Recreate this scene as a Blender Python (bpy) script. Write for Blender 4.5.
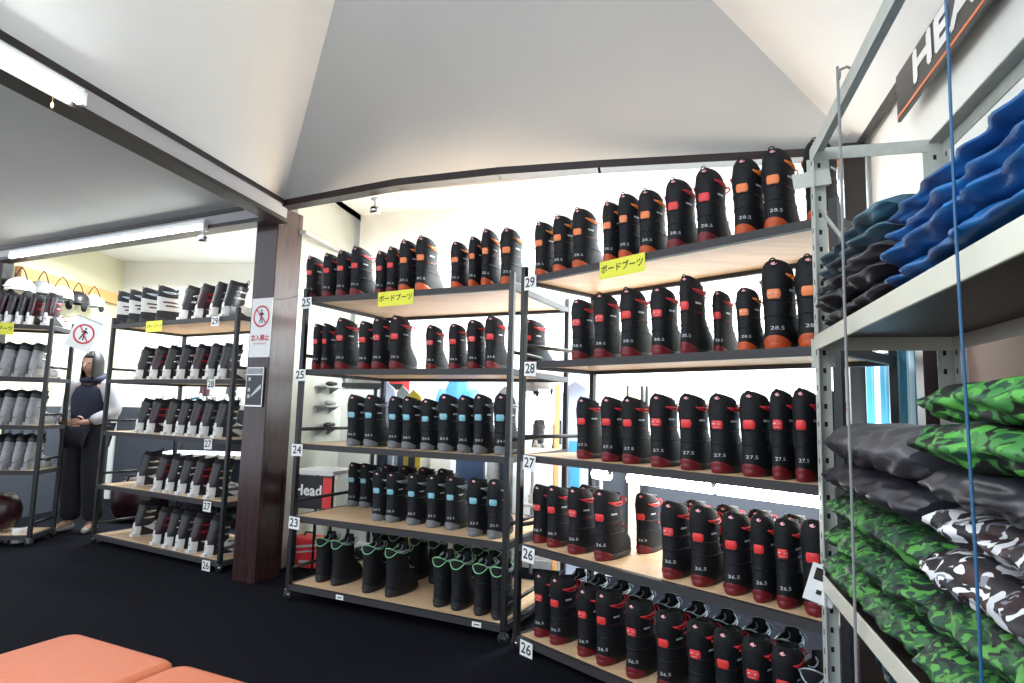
import bpy, math, random
from mathutils import Vector, Matrix, noise
random.seed(7)
for o in list(bpy.data.objects): bpy.data.objects.remove(o)
S = bpy.context.scene; COL = S.collection
V = Vector
# ---------------------------------------------------------------- camera
F = 620.0; CH = 1.22; PIT = math.radians(6.2); ROL = math.radians(1.5)
cf = V((0, math.cos(PIT), math.sin(PIT))); r0 = V((1, 0, 0)); u0 = r0.cross(cf)
cr = r0*math.cos(ROL)+u0*math.sin(ROL); cu = -r0*math.sin(ROL)+u0*math.cos(ROL)
cam = bpy.data.objects.new('camera', bpy.data.cameras.new('camera')); COL.objects.link(cam)
cam.matrix_world = Matrix(((cr.x, cu.x, -cf.x, 0), (cr.y, cu.y, -cf.y, 0), (cr.z, cu.z, -cf.z, CH), (0, 0, 0, 1)))
cam.data.sensor_width = 36; cam.data.lens = F/1024*36; cam.data.clip_start = .02
S.camera = cam
def ray(x, y): return cf+cr*((x-512)/F)-cu*((y-341.5)/F)
def proj(p):
    d = V(p)-V((0, 0, CH)); k = d.dot(cf)
    return 512+F*d.dot(cr)/k, 341.5-F*d.dot(cu)/k
def atz(x, y, z):
    d = ray(x, y); return V((0, 0, CH))+d*((z-CH)/d.z)
def atY(x, y, Y):
    d = ray(x, y); return V((0, 0, CH))+d*(Y/d.y)
# ---------------------------------------------------------------- world, exposure
w = bpy.data.worlds.new('world'); S.world = w; w.use_nodes = True
w.node_tree.nodes['Background'].inputs[0].default_value = (.82, .90, 1, 1)
w.node_tree.nodes['Background'].inputs[1].default_value = 1.0
S.view_settings.view_transform = 'Standard'; S.view_settings.look = 'None'
S.view_settings.exposure = 0.88; S.view_settings.gamma = 1; S.view_settings.use_curve_mapping = False
def area(name, loc, sx, sy, power, direction, along=None, col=(.86, .95, 1)):
    l = bpy.data.lights.new(name, 'AREA'); l.shape = 'RECTANGLE'; l.size = sx; l.size_y = sy; l.energy = power; l.color = col
    o = bpy.data.objects.new(name, l); COL.objects.link(o)
    z = -V(direction).normalized(); x = V(along or (1, 0, 0)); x = (x-z*x.dot(z)).normalized(); y = z.cross(x)
    o.matrix_world = Matrix(((x.x, y.x, z.x, loc[0]), (x.y, y.y, z.y, loc[1]), (x.z, y.z, z.z, loc[2]), (0, 0, 0, 1)))
    return o
# unseen lights added to brighten the rooms behind the racks and the hall
area('back_room_fill_light', (.5, 3.95, 2.55), 2.6, .12, 150, (.1, .25, -1), (.95, -.25, 0))
area('left_room_fill_light', (-3.1, 6.2, 2.70), 2.2, .12, 120, (0, 0, -1), (.95, -.3, 0))
area('hall_fill_light', (-.6, .2, 2.45), 1.8, .12, 18, (0, 0, -1), (.2, .98, 0))
area('hall_fill_light', (-.9, -1.2, 2.3), 1.8, .12, 30, (0, .35, 1), (.2, .98, 0))
area('hall_fill_light', (-2.0, -1.0, 2.45), 1.8, .12, 18, (0, 0, -1), (.2, .98, 0))
# ---------------------------------------------------------------- materials
MATS = {}
def mat(name, col, rough=.6, metal=0, emit=None, es=0, noise_amt=0, nscale=20, bump=0, spec=.5, col2=None, alpha=None):
    if name in MATS: return MATS[name]
    m = bpy.data.materials.new(name); m.use_nodes = True; nt = m.node_tree; b = nt.nodes['Principled BSDF']
    b.inputs['Base Color'].default_value = (*col, 1); b.inputs['Roughness'].default_value = rough
    b.inputs['Metallic'].default_value = metal; b.inputs['Specular IOR Level'].default_value = spec
    if emit: b.inputs['Emission Color'].default_value = (*emit, 1); b.inputs['Emission Strength'].default_value = es
    if noise_amt or bump or col2:
        tc = nt.nodes.new('ShaderNodeTexCoord'); n = nt.nodes.new('ShaderNodeTexNoise')
        n.inputs['Scale'].default_value = nscale; n.inputs['Detail'].default_value = 4
        nt.links.new(tc.outputs['Object'], n.inputs['Vector'])
        rp = nt.nodes.new('ShaderNodeValToRGB')
        c2 = col2 or tuple(c*(1-noise_amt) for c in col)
        rp.color_ramp.elements[0].position = .35; rp.color_ramp.elements[1].position = .65
        rp.color_ramp.elements[0].color = (*c2, 1); rp.color_ramp.elements[1].color = (*col, 1)
        nt.links.new(n.outputs['Fac'], rp.inputs['Fac']); nt.links.new(rp.outputs['Color'], b.inputs['Base Color'])
        if bump:
            bp = nt.nodes.new('ShaderNodeBump'); bp.inputs['Strength'].default_value = bump; bp.inputs['Distance'].default_value = .01
            nt.links.new(n.outputs['Fac'], bp.inputs['Height']); nt.links.new(bp.outputs['Normal'], b.inputs['Normal'])
    MATS[name] = m; return m
def wood(name, c1, c2, axis_scale=(1.5, 14, 14), rough=.5):
    m = bpy.data.materials.new(name); m.use_nodes = True; nt = m.node_tree; b = nt.nodes['Principled BSDF']
    tc = nt.nodes.new('ShaderNodeTexCoord'); mp = nt.nodes.new('ShaderNodeMapping'); mp.inputs['Scale'].default_value = axis_scale
    n = nt.nodes.new('ShaderNodeTexNoise'); n.inputs['Scale'].default_value = 2.5; n.inputs['Detail'].default_value = 6; n.inputs['Distortion'].default_value = .8
    rp = nt.nodes.new('ShaderNodeValToRGB'); rp.color_ramp.elements[0].position = .3; rp.color_ramp.elements[1].position = .7
    rp.color_ramp.elements[0].color = (*c1, 1); rp.color_ramp.elements[1].color = (*c2, 1)
    L = nt.links.new; L(tc.outputs['Object'], mp.inputs['Vector']); L(mp.outputs['Vector'], n.inputs['Vector']); L(n.outputs['Fac'], rp.inputs['Fac']); L(rp.outputs['Color'], b.inputs['Base Color'])
    b.inputs['Roughness'].default_value = rough
    if rough < .3: b.inputs['Specular IOR Level'].default_value = .55; b.inputs['Coat Weight'].default_value = .12; b.inputs['Coat Roughness'].default_value = .2
    return m
def camo(name, cols, scale=14, stretch=(1, 1, 1), rough=.6):
    m = bpy.data.materials.new(name); m.use_nodes = True; nt = m.node_tree; b = nt.nodes['Principled BSDF']; L = nt.links.new
    tc = nt.nodes.new('ShaderNodeTexCoord'); mp = nt.nodes.new('ShaderNodeMapping'); mp.inputs['Scale'].default_value = stretch
    n0 = nt.nodes.new('ShaderNodeTexNoise'); n0.inputs['Scale'].default_value = scale*.6; n0.inputs['Detail'].default_value = 1
    ad = nt.nodes.new('ShaderNodeVectorMath'); ad.operation = 'MULTIPLY_ADD'; ad.inputs[1].default_value = (.13, .13, .13)
    v = nt.nodes.new('ShaderNodeTexVoronoi'); v.inputs['Scale'].default_value = scale
    rp = nt.nodes.new('ShaderNodeValToRGB'); rp.color_ramp.interpolation = 'CONSTANT'
    sp = nt.nodes.new('ShaderNodeSeparateColor')
    L(tc.outputs['Object'], mp.inputs['Vector']); L(mp.outputs['Vector'], n0.inputs['Vector'])
    L(n0.outputs['Color'], ad.inputs[0]); L(mp.outputs['Vector'], ad.inputs[2]); L(ad.outputs[0], v.inputs['Vector'])
    L(v.outputs['Color'], sp.inputs[0]); L(sp.outputs[0], rp.inputs['Fac']); L(rp.outputs['Color'], b.inputs['Base Color'])
    e = rp.color_ramp.elements
    while len(e) < len(cols): e.new(.5)
    for i, c in enumerate(cols): e[i].position = i/len(cols); e[i].color = (*c, 1)
    b.inputs['Roughness'].default_value = rough
    return m
M = dict(
 white_wall=mat('white_wall', (.86, .86, .83), .9, noise_amt=.03, nscale=6),
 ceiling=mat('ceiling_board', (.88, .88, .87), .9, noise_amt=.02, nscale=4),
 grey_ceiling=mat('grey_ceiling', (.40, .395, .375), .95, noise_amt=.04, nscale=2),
 mid_ceiling=mat('shaded_hip_board', (.58, .585, .58), .95, noise_amt=.03, nscale=2),  # ceiling board again, with the shade of the middle slope put into its colour
 carpet=mat('navy_carpet', (.006, .0065, .011), .95, noise_amt=.4, nscale=160, bump=.4, spec=.1),
 darkbrown=mat('dark_brown_timber', (.020, .011, .010), .45, noise_amt=.35, nscale=9),
 greige=mat('beam_face', (.42, .40, .41), .6),
 pillar=wood('pillar_timber', (.030, .012, .013), (.052, .024, .023), (14, 14, 1.2), .24),
 frame=mat('black_rack_steel', (.012, .012, .014), .4, spec=.5),
 ply=wood('plywood_board', (.62, .40, .22), (.74, .52, .32), (1, 9, 9)),
 plyedge=mat('board_edge_grey', (.03, .028, .03), .6),
 steel=mat('chrome_steel', (.7, .7, .7), .25, 1),
 rubber=mat('black_rubber', (.015, .015, .016), .6),
 cloth=mat('black_boot_fabric', (.010, .011, .014), .62, noise_amt=.35, nscale=90, bump=.15, spec=.3),
 liner=mat('boot_liner', (.008, .008, .009), .85),
 red=mat('red_rubber', (.15, .007, .012), .5), orange=mat('orange_rubber', (.48, .075, .015), .5),
 redpatch=mat('red_patch', (.80, .05, .05), .4), orangepatch=mat('orange_patch', (.90, .24, .07), .4),
 bluepatch=mat('pale_blue_patch', (.22, .52, .62), .4), greysole=mat('grey_rubber', (.16, .17, .18), .6),
 print=mat('white_print', (.55, .56, .58), .5), pink=mat('pink_dot', (.8, .35, .38), .4),
 redlace=mat('red_lace', (.6, .02, .03), .6), orangelace=mat('orange_lace', (.85, .22, .03), .6), greylace=mat('grey_lace', (.35, .4, .45), .6),
 green=mat('green_trim', (.25, .62, .30), .5), silver=mat('silver_trim', (.40, .50, .52), .3, .3),
 whiteplastic=mat('white_plastic', (.72, .71, .69), .35), greyplastic=mat('grey_plastic', (.36, .36, .37), .3, noise_amt=.25, nscale=25),
 maroon=mat('maroon_plastic', (.040, .008, .014), .3, noise_amt=.5, nscale=14), charcoal=mat('charcoal_plastic', (.020, .018, .020), .35),
 redgloss=mat('red_gloss', (.30, .01, .02), .25),
 label=mat('white_label', (.85, .85, .84), .6), ink=mat('black_ink', (.01, .01, .01), .6), yellow=mat('yellow_card', (.80, .78, .06), .6),
 redink=mat('red_ink', (.62, .03, .05), .6), galv=mat('galvanised_paint', (.50, .52, .47), .5, .1, noise_amt=.12, nscale=30),
 hole=mat('hole_black', (.01, .01, .01), .8), ivory=mat('ivory_panel', (.62, .58, .40), .8), cream=mat('cream_shelf_steel', (.62, .60, .50), .45, noise_amt=.06, nscale=8),
 tube=mat('lit_tube', (1, 1, 1), .5, emit=(.95, 1, .97), es=20), lamp_body=mat('lamp_white', (.8, .8, .8), .4),
 bench=mat('orange_vinyl', (.50, .125, .050), .55, noise_amt=.06, nscale=40, bump=.08),
 skin=mat('skin', (.42, .24, .17), .55), hair=mat('black_hair', (.010, .008, .009), .5), navy=mat('navy_cloth', (.010, .014, .035), .8),
 jacket=mat('white_jacket', (.50, .50, .54), .7, noise_amt=.12, nscale=14, bump=.2), trousers=mat('dark_trousers', (.010, .010, .018), .85), shoe=mat('pale_shoe', (.45, .42, .40), .7),
 blue=mat('blue_jacket_cloth', (.010, .15, .42), .4, col2=(.004, .05, .19), nscale=11, bump=.6), darkcloth=mat('dark_jacket_cloth', (.022, .022, .030), .42, col2=(.012, .012, .018), nscale=8, bump=.4),
 greysheen=mat('grey_satin_cloth', (.075, .075, .085), .4, col2=(.018, .018, .025), nscale=7, bump=.4),
 teal=mat('teal_dark_cloth', (.05, .14, .20), .35, col2=(.012, .014, .022), nscale=12, bump=.4),
 greencamo=camo('green_camouflage', [(.008, .010, .010), (.012, .05, .02), (.03, .12, .035), (.008, .010, .010), (.08, .28, .05), (.012, .05, .03)], 46, (1, 1, 1.5)),
 limecamo=camo('lime_camouflage', [(.008, .010, .008), (.03, .17, .03), (.08, .34, .05), (.012, .06, .03), (.008, .010, .008), (.05, .22, .05)], 34, (1, 1, 1.5)),
 bwcamo=camo('black_white_camouflage', [(.012, .010, .012), (.70, .70, .72), (.015, .012, .015), (.20, .20, .24), (.60, .60, .62), (.03, .01, .012)], 36, (1, .8, 1)),
 bluecamo=camo('blue_camouflage', [(.01, .02, .08), (.02, .08, .38), (.012, .015, .03), (.10, .28, .60), (.01, .05, .25)], 22),
 curtain_blue=mat('curtain_blue', (.02, .17, .28), .8), curtain_pale=mat('curtain_pale', (.42, .62, .72), .8),
 board_brown=mat('brown_panel', (.33, .22, .17), .7, noise_amt=.1, nscale=5), orangewood=mat('orange_timber', (.85, .42, .16), .5),
 bluecord=mat('blue_cord', (.015, .09, .20), .5), greycord=mat('grey_cord', (.22, .22, .22), .6),
 lightblue=mat('light_blue_plastic', (.08, .35, .60), .35), topsheet=mat('pale_topsheet', (.50, .55, .70), .3), darkblue=mat('dark_blue_board', (.03, .05, .10), .4),
 box=mat('cardboard', (.42, .30, .20), .8), yellowb=mat('yellow_plastic', (.75, .60, .08), .4), poster=mat('poster_black', (.02, .02, .022), .3),
)
# ---------------------------------------------------------------- mesh helpers
class MB:
    def __init__(s): s.v = []; s.f = []; s.m = []; s.sm = []
    def add(s, vs, fs, mi=0, smooth=False):
        b = len(s.v); s.v += [tuple(v) for v in vs]
        for f in fs: s.f.append(tuple(b+i for i in f)); s.m.append(mi); s.sm.append(smooth)
    def box(s, c, x, y, z, mi=0):            # c centre, x y z full-extent vectors
        c, x, y, z = V(c), V(x)/2, V(y)/2, V(z)/2
        vs = [c+x*a+y*b+z*d for d in (-1, 1) for b in (-1, 1) for a in (-1, 1)]
        fs = [(0, 2, 3, 1), (4, 5, 7, 6), (0, 1, 5, 4), (2, 6, 7, 3), (0, 4, 6, 2), (1, 3, 7, 5)]
        if x.cross(y).dot(z) < 0: fs = [f[::-1] for f in fs]
        s.add(vs, fs, mi)
    def abox(s, x0, x1, y0, y1, z0, z1, mi=0): s.box(((x0+x1)/2, (y0+y1)/2, (z0+z1)/2), (x1-x0, 0, 0), (0, y1-y0, 0), (0, 0, z1-z0), mi)
    def tube(s, pts, r, n=8, mi=0, closed=False):
        pts = [V(p) for p in pts]; N = len(pts); vs = []; fs = []
        rr = r if isinstance(r, (list, tuple)) else [r]*N
        up = V((0, 0, 1)); prev = None
        for i, p in enumerate(pts):
            if closed: t = pts[(i+1) % N]-pts[i-1]
            else: t = pts[min(i+1, N-1)]-pts[max(i-1, 0)]
            if t.length < 1e-9: t = V((0, 0, 1))
            t.normalize()
            a = prev if prev is not None else (up if abs(t.z) < .9 else V((1, 0, 0)))
            a = (a-t*a.dot(t))
            if a.length < 1e-6: a = t.orthogonal()
            a.normalize(); b = t.cross(a); prev = a
            for k in range(n):
                th = 2*math.pi*k/n; vs.append(p+(a*math.cos(th)+b*math.sin(th))*rr[i])
        M_ = N if closed else N-1
        for i in range(M_):
            for k in range(n):
                j = (i+1) % N; fs.append((i*n+k, i*n+(k+1) % n, j*n+(k+1) % n, j*n+k))
        if not closed: fs += [tuple(range(n))[::-1], tuple((N-1)*n+k for k in range(n))]
        s.add(vs, fs, mi, True)
    def cyl(s, a, b, r, n=12, mi=0): s.tube([a, b], r, n, mi)
    def grid(s, P, mi=0, closed_u=False, smooth=True, flip=False):   # P[j][i]
        H = len(P); W = len(P[0]); vs = [p for row in P for p in row]; fs = []
        for j in range(H-1):
            for i in range(W if closed_u else W-1):
                i2 = (i+1) % W; f = (j*W+i, j*W+i2, (j+1)*W+i2, (j+1)*W+i); fs.append(f[::-1] if flip else f)
        s.add(vs, fs, mi, smooth)
    def ngon(s, pts, mi=0): s.add(pts, [tuple(range(len(pts)))], mi)
    def prism(s, poly, d, mi=0):               # poly list of Vector, d extrude vector
        n = len(poly); poly = [V(p) for p in poly]; d = V(d)
        nrm = V((0, 0, 0))
        for i in range(n): nrm += poly[i].cross(poly[(i+1) % n])
        if nrm.dot(d) < 0: poly = poly[::-1]
        vs = poly+[p+d for p in poly]
        s.add(vs, [tuple(range(n))[::-1], tuple(range(n, 2*n))]+[(i, (i+1) % n, n+(i+1) % n, n+i) for i in range(n)], mi)
    def ell(s, c, rx, ry, rz, n=12, mi=0, z0=-1, z1=1):
        P = []
        for j in range(n+1):
            ph = math.asin(z0)+(math.asin(z1)-math.asin(z0))*j/n
            P.append([V((c[0]+rx*math.cos(ph)*math.cos(2*math.pi*i/(2*n)), c[1]+ry*math.cos(ph)*math.sin(2*math.pi*i/(2*n)), c[2]+rz*math.sin(ph))) for i in range(2*n)])
        s.grid(P, mi, True)
    def mesh(s, name, mats, bevel=0):
        me = bpy.data.meshes.new(name); me.from_pydata(s.v, [], s.f)
        for m in mats: me.materials.append(m)
        for p, mi, sm in zip(me.polygons, s.m, s.sm): p.material_index = mi; p.use_smooth = sm
        me.update(); return me
def link(name, me, parent=None):
    o = bpy.data.objects.new(name, me); COL.objects.link(o)
    if parent: o.parent = parent
    return o
def build(mb, name, mats, parent=None, bevel=0):
    if not isinstance(mats, (list, tuple)): mats = [mats]
    o = link(name, mb.mesh(name, mats), parent)
    if bevel:
        b = o.modifiers.new('bevel', 'BEVEL'); b.width = bevel; b.segments = 2; b.limit_method = 'ANGLE'
    return o
def tag(o, label, cat, group=None, kind=None):
    o['label'] = label; o['category'] = cat
    if group: o['group'] = group
    if kind: o['kind'] = kind
    return o
def thing(name, label, cat, loc=(0, 0, 0), rz=0, group=None):
    o = bpy.data.objects.new(name, None); COL.objects.link(o); o.empty_display_size = .05
    o.location = loc; o.rotation_euler = (0, 0, rz); return tag(o, label, cat, group)
def struct(mb, name, mats, parent=None, bevel=0):
    o = build(mb, name, mats, parent, bevel)
    if not parent: o['kind'] = 'structure'
    return o
def text_mesh(txt, size=1.0, res=3):
    """(verts, faces) of centred text in the xy plane"""
    c = bpy.data.curves.new('lettering', 'FONT'); c.body = txt; c.size = size; c.align_x = 'CENTER'; c.align_y = 'CENTER'; c.resolution_u = res
    o = bpy.data.objects.new('lettering', c); COL.objects.link(o)
    dg = bpy.context.evaluated_depsgraph_get(); me = bpy.data.meshes.new_from_object(o.evaluated_get(dg))
    vs = [v.co.copy() for v in me.vertices]; fs = [tuple(p.vertices) for p in me.polygons]
    bpy.data.objects.remove(o); bpy.data.curves.remove(c); bpy.data.meshes.remove(me)
    return vs, fs
def frame_of(x, up=V((0, 0, 1))):
    x = V(x).normalized(); n = x.cross(up).normalized()     # n points toward viewer when x goes right
    return x, n.cross(x).normalized(), n
def put_text(mb, txt, c, x, y, n, h, mi=0, off=.001, bold=0, wscale=1):
    vs, fs = text_mesh(txt, h)
    for dx, dy in ([(0, 0)] if not bold else [(0, 0), (bold, 0), (-bold, 0), (0, bold), (0, -bold)]):
        mb.add([V(c)+V(x)*(v.x*wscale+dx)+V(y)*(v.y+dy)+V(n)*(off+.0002*(dx+dy > 0)+.0001*(dx-dy > 0)) for v in vs], fs, mi)
# ---------------------------------------------------------------- key points of the room
A = V((-1.646, 4.244, 2.62)); B = V((1.79, 3.115, 2.62)); C_ = V((-4.98, 5.887, 2.62)); D_ = V((-2.048, 2.306, 2.62))
dl = (D_-A).normalized(); L0 = A+dl*6.0                    # left beam runs toward and past the camera
rn = V((.9644, -.2645, 0)); ra = V((-.2645, -.9644, 0))    # right wall normal / direction to the camera
R0 = B+ra*5.6
AP = atz(414, -302, 4.15)
AP = V((AP.x, AP.y, 4.15))
# floor
mb = MB(); mb.abox(-8, 3.4, -3.2, 8.2, -.06, 0); struct(mb, 'floor', M['carpet'])
# hip ceiling of the hall (four sloped boards meeting above the camera)
def slab(name, pts, m, th=.03):
    mb = MB(); pts = [V(p) for p in pts]; n = (pts[1]-pts[0]).cross(pts[2]-pts[0]).normalized()
    if n.z < 0: n = -n
    mb.prism(pts, n*th); return struct(mb, name, m)
slab('ceiling', [A, L0, AP], M['ceiling'])
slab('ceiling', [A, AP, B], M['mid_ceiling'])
slab('ceiling', [B, AP, R0], M['ceiling'])
# adjoining bay: grey hip board seen past the left beam
LP = V((-4.6, 2.6, 4.0))
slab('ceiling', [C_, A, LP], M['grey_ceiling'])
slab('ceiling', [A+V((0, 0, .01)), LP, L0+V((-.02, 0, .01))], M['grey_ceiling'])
# beams
def beam(name, a, b, h, t, m_face, trim=.028):
    a, b = V(a), V(b); x, y, n = frame_of(b-a)
    root = build(MB_box := MB(), 'dummy', M['frame']) if False else None
    mb = MB(); c = (a+b)/2-V((0, 0, h/2)); mb.box(c, b-a, n*t, (0, 0, h-2*trim), 0)
    mb.box((a+b)/2-V((0, 0, trim/2)), b-a, n*(t+.03), (0, 0, trim), 1)
    mb.box((a+b)/2-V((0, 0, h-trim/2)), b-a, n*(t+.03), (0, 0, trim), 1)
    return struct(mb, name, [m_face, M['darkbrown']])
beam('trim_1', A, L0, .15, .09, M['greige'])
beam('trim_2', C_, A, .13, .09, M['greige'])
P1 = atz(400, 181, 2.62); P2 = atz(500, 170, 2.62); P3 = atz(600, 163, 2.62)
mb = MB()
bp = [A, P1, P2, P3, B]
for a, b in zip(bp[:-1], bp[1:]):
    x, y, n = frame_of(b-a); mb.box((a+b)/2-V((0, 0, .0225))-x*0, (b-a)*1.015, n*.09, (0, 0, .045))
struct(mb, 'trim_3', M['darkbrown'])
# white fascia that closes the gap above the beam up to the sloped ceiling is the ceiling itself; back room ceiling
slab('ceiling', [V((-1.7, 4.35, 2.95)), V((2.6, 2.9, 2.95)), V((3.0, 5.2, 2.95)), V((-1.4, 6.2, 2.95))], M['white_wall'])
slab('ceiling', [V((-5.6, 6.2, 2.95)), V((-1.68, 4.3, 2.95)), V((-.9, 7.9, 2.95)), V((-5.6, 8.0, 2.95))], M['white_wall'])
# walls
def wall(name, a, b, z0, z1, m, t=.08, side=1):
    a, b = V((a[0], a[1], 0)), V((b[0], b[1], 0)); x, y, n = frame_of(b-a)
    mb = MB(); mb.box((a+b)/2+V((0, 0, (z0+z1)/2))-n*t/2*side, b-a, n*t, (0, 0, z1-z0)); return struct(mb, name, m)
wall('wall_back', (-1.42, 5.55), (2.7, 4.25), 0, 3.0, M['white_wall'])
wall('wall_right', (B.x+rn.x*.0+.02, B.y+.0), (B.x+ra.x*5.6, B.y+ra.y*5.6), 0, 2.70, M['white_wall'])
wall('wall_right', (2.75, 4.3), (B.x+.16, B.y+.14), 0, 3.0, M['white_wall'])
wall('wall_partition', (-1.68, 4.66), (-1.07, 7.6), 0, 2.95, mat('grey_green_wall', (.52, .53, .46), .9, noise_amt=.04))
wall('wall_back', (-5.0, 7.75), (-.95, 7.5), 0, 2.95, M['white_wall'])
wall('wall_left', (-4.94, 6.02), (-4.94, 7.8), 0, 2.95, mat('ivory_wall', (.74, .70, .50), .9))
wall('wall_left', (-7.2, 6.6), (-4.96, 6.02), 0, 2.95, M['white_wall'])
# wall-top trims, corner posts
mb = MB(); mb.box(B+ra*2.8-rn*.012+V((0, 0, -.005)), ra*5.5, rn*.02, (0, 0, .05)); struct(mb, 'trim_4', M['darkbrown'])
mb = MB(); mb.abox(-4.93, -4.87, 6.04, 7.7, 2.37, 2.50); struct(mb, 'trim_5', M['orangewood'])
a = atY(303, 232, 4.5); b = atY(345, 254, 5.45)
mb = MB(); mb.box((a+b)/2, b-a, (.05, 0, 0), (0, 0, .03)); struct(mb, 'trim_6', M['greige'])
mb = MB(); mb.box((-4.93, 5.87, 1.27), (.13, 0, 0), (0, .13, 0), (0, 0, 2.48)); struct(mb, 'trim_7', M['darkbrown'], bevel=.004)
mb = MB(); mb.box(B+ra*.08-rn*.06+V((0, 0, -1.32)), rn*.10, ra*.13, (0, 0, 2.6)); struct(mb, 'trim_8', M['darkbrown'], bevel=.004)
mb = MB()
a = V((-1.36, 5.46, 0)); b = V((2.5, 4.24, 0)); mb.box((a+b)/2+V((0, 0, .03)), b-a, (0, .02, 0), (0, 0, .06)); struct(mb, 'baseboard_back', M['label'])
# big pillar
pc = V((-1.735, 4.47, 0)); px_ = V((.899, -.438, 0)).normalized(); py_ = V((.438, .899, 0)).normalized()
mb = MB(); mb.box(pc+V((0, 0, 1.31)), px_*.215, py_*.235, (0, 0, 2.62))
pillar = build(mb, 'pillar', M['pillar'], bevel=.006); pillar['kind'] = 'structure'; pillar.name = 'trim_9'
PF = pc-py_*.12                                   # centre of the pillar's front face
PS = pc+px_*.11
# ---------------------------------------------------------------- lamps
def fluoro(name, label, a, b, r, body_off, cord=False, power=30, direction=(0, 0, -1)):
    a, b = V(a), V(b); x, y, n = frame_of(b-a); mid = (a+b)/2
    t = thing(name, label, 'lamp', mid)
    mb = MB(); mb.box(-mid+mid+V(body_off), (b-a)*1.02, n*.06, (0, 0, .04)); build(mb, 'lamp_housing', M['lamp_body'], t, .004)
    mb = MB(); mb.tube([a-mid, b-mid], r, 14); build(mb, 'tube', M['tube'], t)
    for s_, e in ((1, b), (-1, a)):
        mb = MB(); mb.box(e-mid+x*s_*.015+V(body_off)*.4, x*.025, n*.035, (0, 0, .06)); build(mb, 'lamp_holder', M['lamp_body'], t, .003)
    if cord:
        mb = MB(); q = b-mid-x*.12; mb.cyl(q, q+V((0, 0, -.07)), .0015, 6); mb.ell(q+V((0, 0, -.085)), .006, .006, .014, 6); build(mb, 'pull_cord', mat('cord_amber', (.5, .35, .2), .5), t)
    l = area('tube_light', mid+V(direction)*(r+.03), (b-a).length, .03, power, direction, b-a); return t
xL = (A-L0).normalized(); _, _, nL = frame_of(xL)
a = atz(-70, 30, 2.50)+nL*.09; b = atz(74, 104, 2.50)
b = D_+xL*.28; b = V((b.x, b.y, 2.50))+nL*.095; a = b-xL*1.25
fluoro('fluorescent_lamp', 'lit fluorescent tube with pull cord on the near ceiling beam', a, b, .018, -nL*.02+V((0, 0, .035)), True, 9, (nL*.6+V((0, 0, -.9))).normalized())
xB = (A-C_).normalized(); _, _, nB = frame_of(xB)
a = C_+xB*.40+nB*.085; a.z = 2.50; b = A-xB*.62+nB*.085; b.z = 2.50
b = a+(b-a)*.97
fluoro('fluorescent_lamp', 'long lit fluorescent tube on the beam above the ski boot racks', a, b, .016, V((0, 0, .035))-nB*.02, False, 11, (nB*.3+V((0, 0, -1))).normalized())
def spot(p, label):
    t = thing('ceiling_spotlight', label, 'lamp', p)
    mb = MB(); mb.cyl((0, 0, .06), (0, 0, 0), .008); build(mb, 'stem', M['greige'], t)
    mb = MB(); mb.tube([(0, 0, .005), (0, 0, -.035)], [.028, .034], 16); build(mb, 'lamp_head', M['steel'], t)
    mb = MB(); mb.tube([(0, 0, .062), (0, 0, .05)], [.03, .03], 16); build(mb, 'ceiling_rose', M['lamp_body'], t)
q = atY(375, 208, 3.93); spot(V((q.x, q.y, q.z)), 'small chrome spotlight hanging from the dark beam right of the pillar')
q = A-xB*.72+nB*.06; spot(V((q.x, q.y, 2.43)), 'small chrome spotlight at the pillar end of the long lamp')
# ---------------------------------------------------------------- lofted footwear
class Loft:
    """stack of super-elliptic rings: (z, yback, yfront, halfwidth)"""
    def __init__(s, secs, p=2.4, heel=.80): s.s = secs; s.p = p; s.heel = heel
    def sec(s, z):
        S_ = s.s
        if z <= S_[0][0]: return S_[0]
        for a, b in zip(S_[:-1], S_[1:]):
            if z <= b[0]:
                t = (z-a[0])/(b[0]-a[0]); return tuple(a[i]+(b[i]-a[i])*t for i in range(4))
        return S_[-1]
    def pt(s, th, z, off=0, dz=0):      # th: 0 = right(+x), 90 = toe(+y), 270 = heel
        _, yb, yf, hw = s.sec(z); c, sn = math.cos(th), math.sin(th); e = 2/s.p
        X = math.copysign(abs(c)**e, c); Y = math.copysign(abs(sn)**e, sn)
        ry = (yf-yb)/2+off; yy = (yb+yf)/2+ry*Y
        wf = 1
        if Y < 0: wf = 1-(1-s.heel)*(-Y)
        return V(((hw+off)*X*wf, yy, z+dz))
    def surf(s, mb, zs, n=24, mi=0, off=0, cap_top=False, cap_bot=False, dzf=None):
        P = []
        for z in zs:
            P.append([s.pt(2*math.pi*i/n, z, off, dzf(2*math.pi*i/n, z) if dzf else 0) for i in range(n)])
        mb.grid(P, mi, True)
        b = len(mb.v)
        if cap_top: mb.add(P[-1], [tuple(range(n))], mi, True)
        if cap_bot: mb.add(P[0], [tuple(range(n))[::-1]], mi)
    def patch(s, mb, th0, th1, z0, z1, off, nt=8, nz=4, mi=0, rnd=0, dzf=None):
        P = []
        for j in range(nz+1):
            v = j/nz; z = z0+(z1-z0)*v; k = 1-rnd*(abs(2*v-1)**3)
            a = (th0(z) if callable(th0) else th0); b = (th1(z) if callable(th1) else th1); m_ = (a+b)/2; h_ = (b-a)/2*k
            P.append([s.pt(m_-h_+2*h_*i/nt, z, off*(1 if 0 < i < nt and 0 < j < nz else .35)) for i in range(nt+1)])
        mb.grid(P, mi)
R = math.radians
UP = Loft([(.018, .004, .274, .049), (.045, 0, .282, .053), (.075, .002, .270, .052), (.100, .005, .240, .050), (.125, .007, .202, .049), (.155, .007, .176, .049), (.195, .004, .166, .050), (.235, .0, .164, .053), (.262, 0, .164, .054)], 2.3, .90)
LN = Loft([(.225, .004, .156, .049), (.25, .003, .154, .050), (.272, .004, .150, .049), (.284, .008, .144, .046), (.292, .016, .134, .040)], 2.3, .97)
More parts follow.
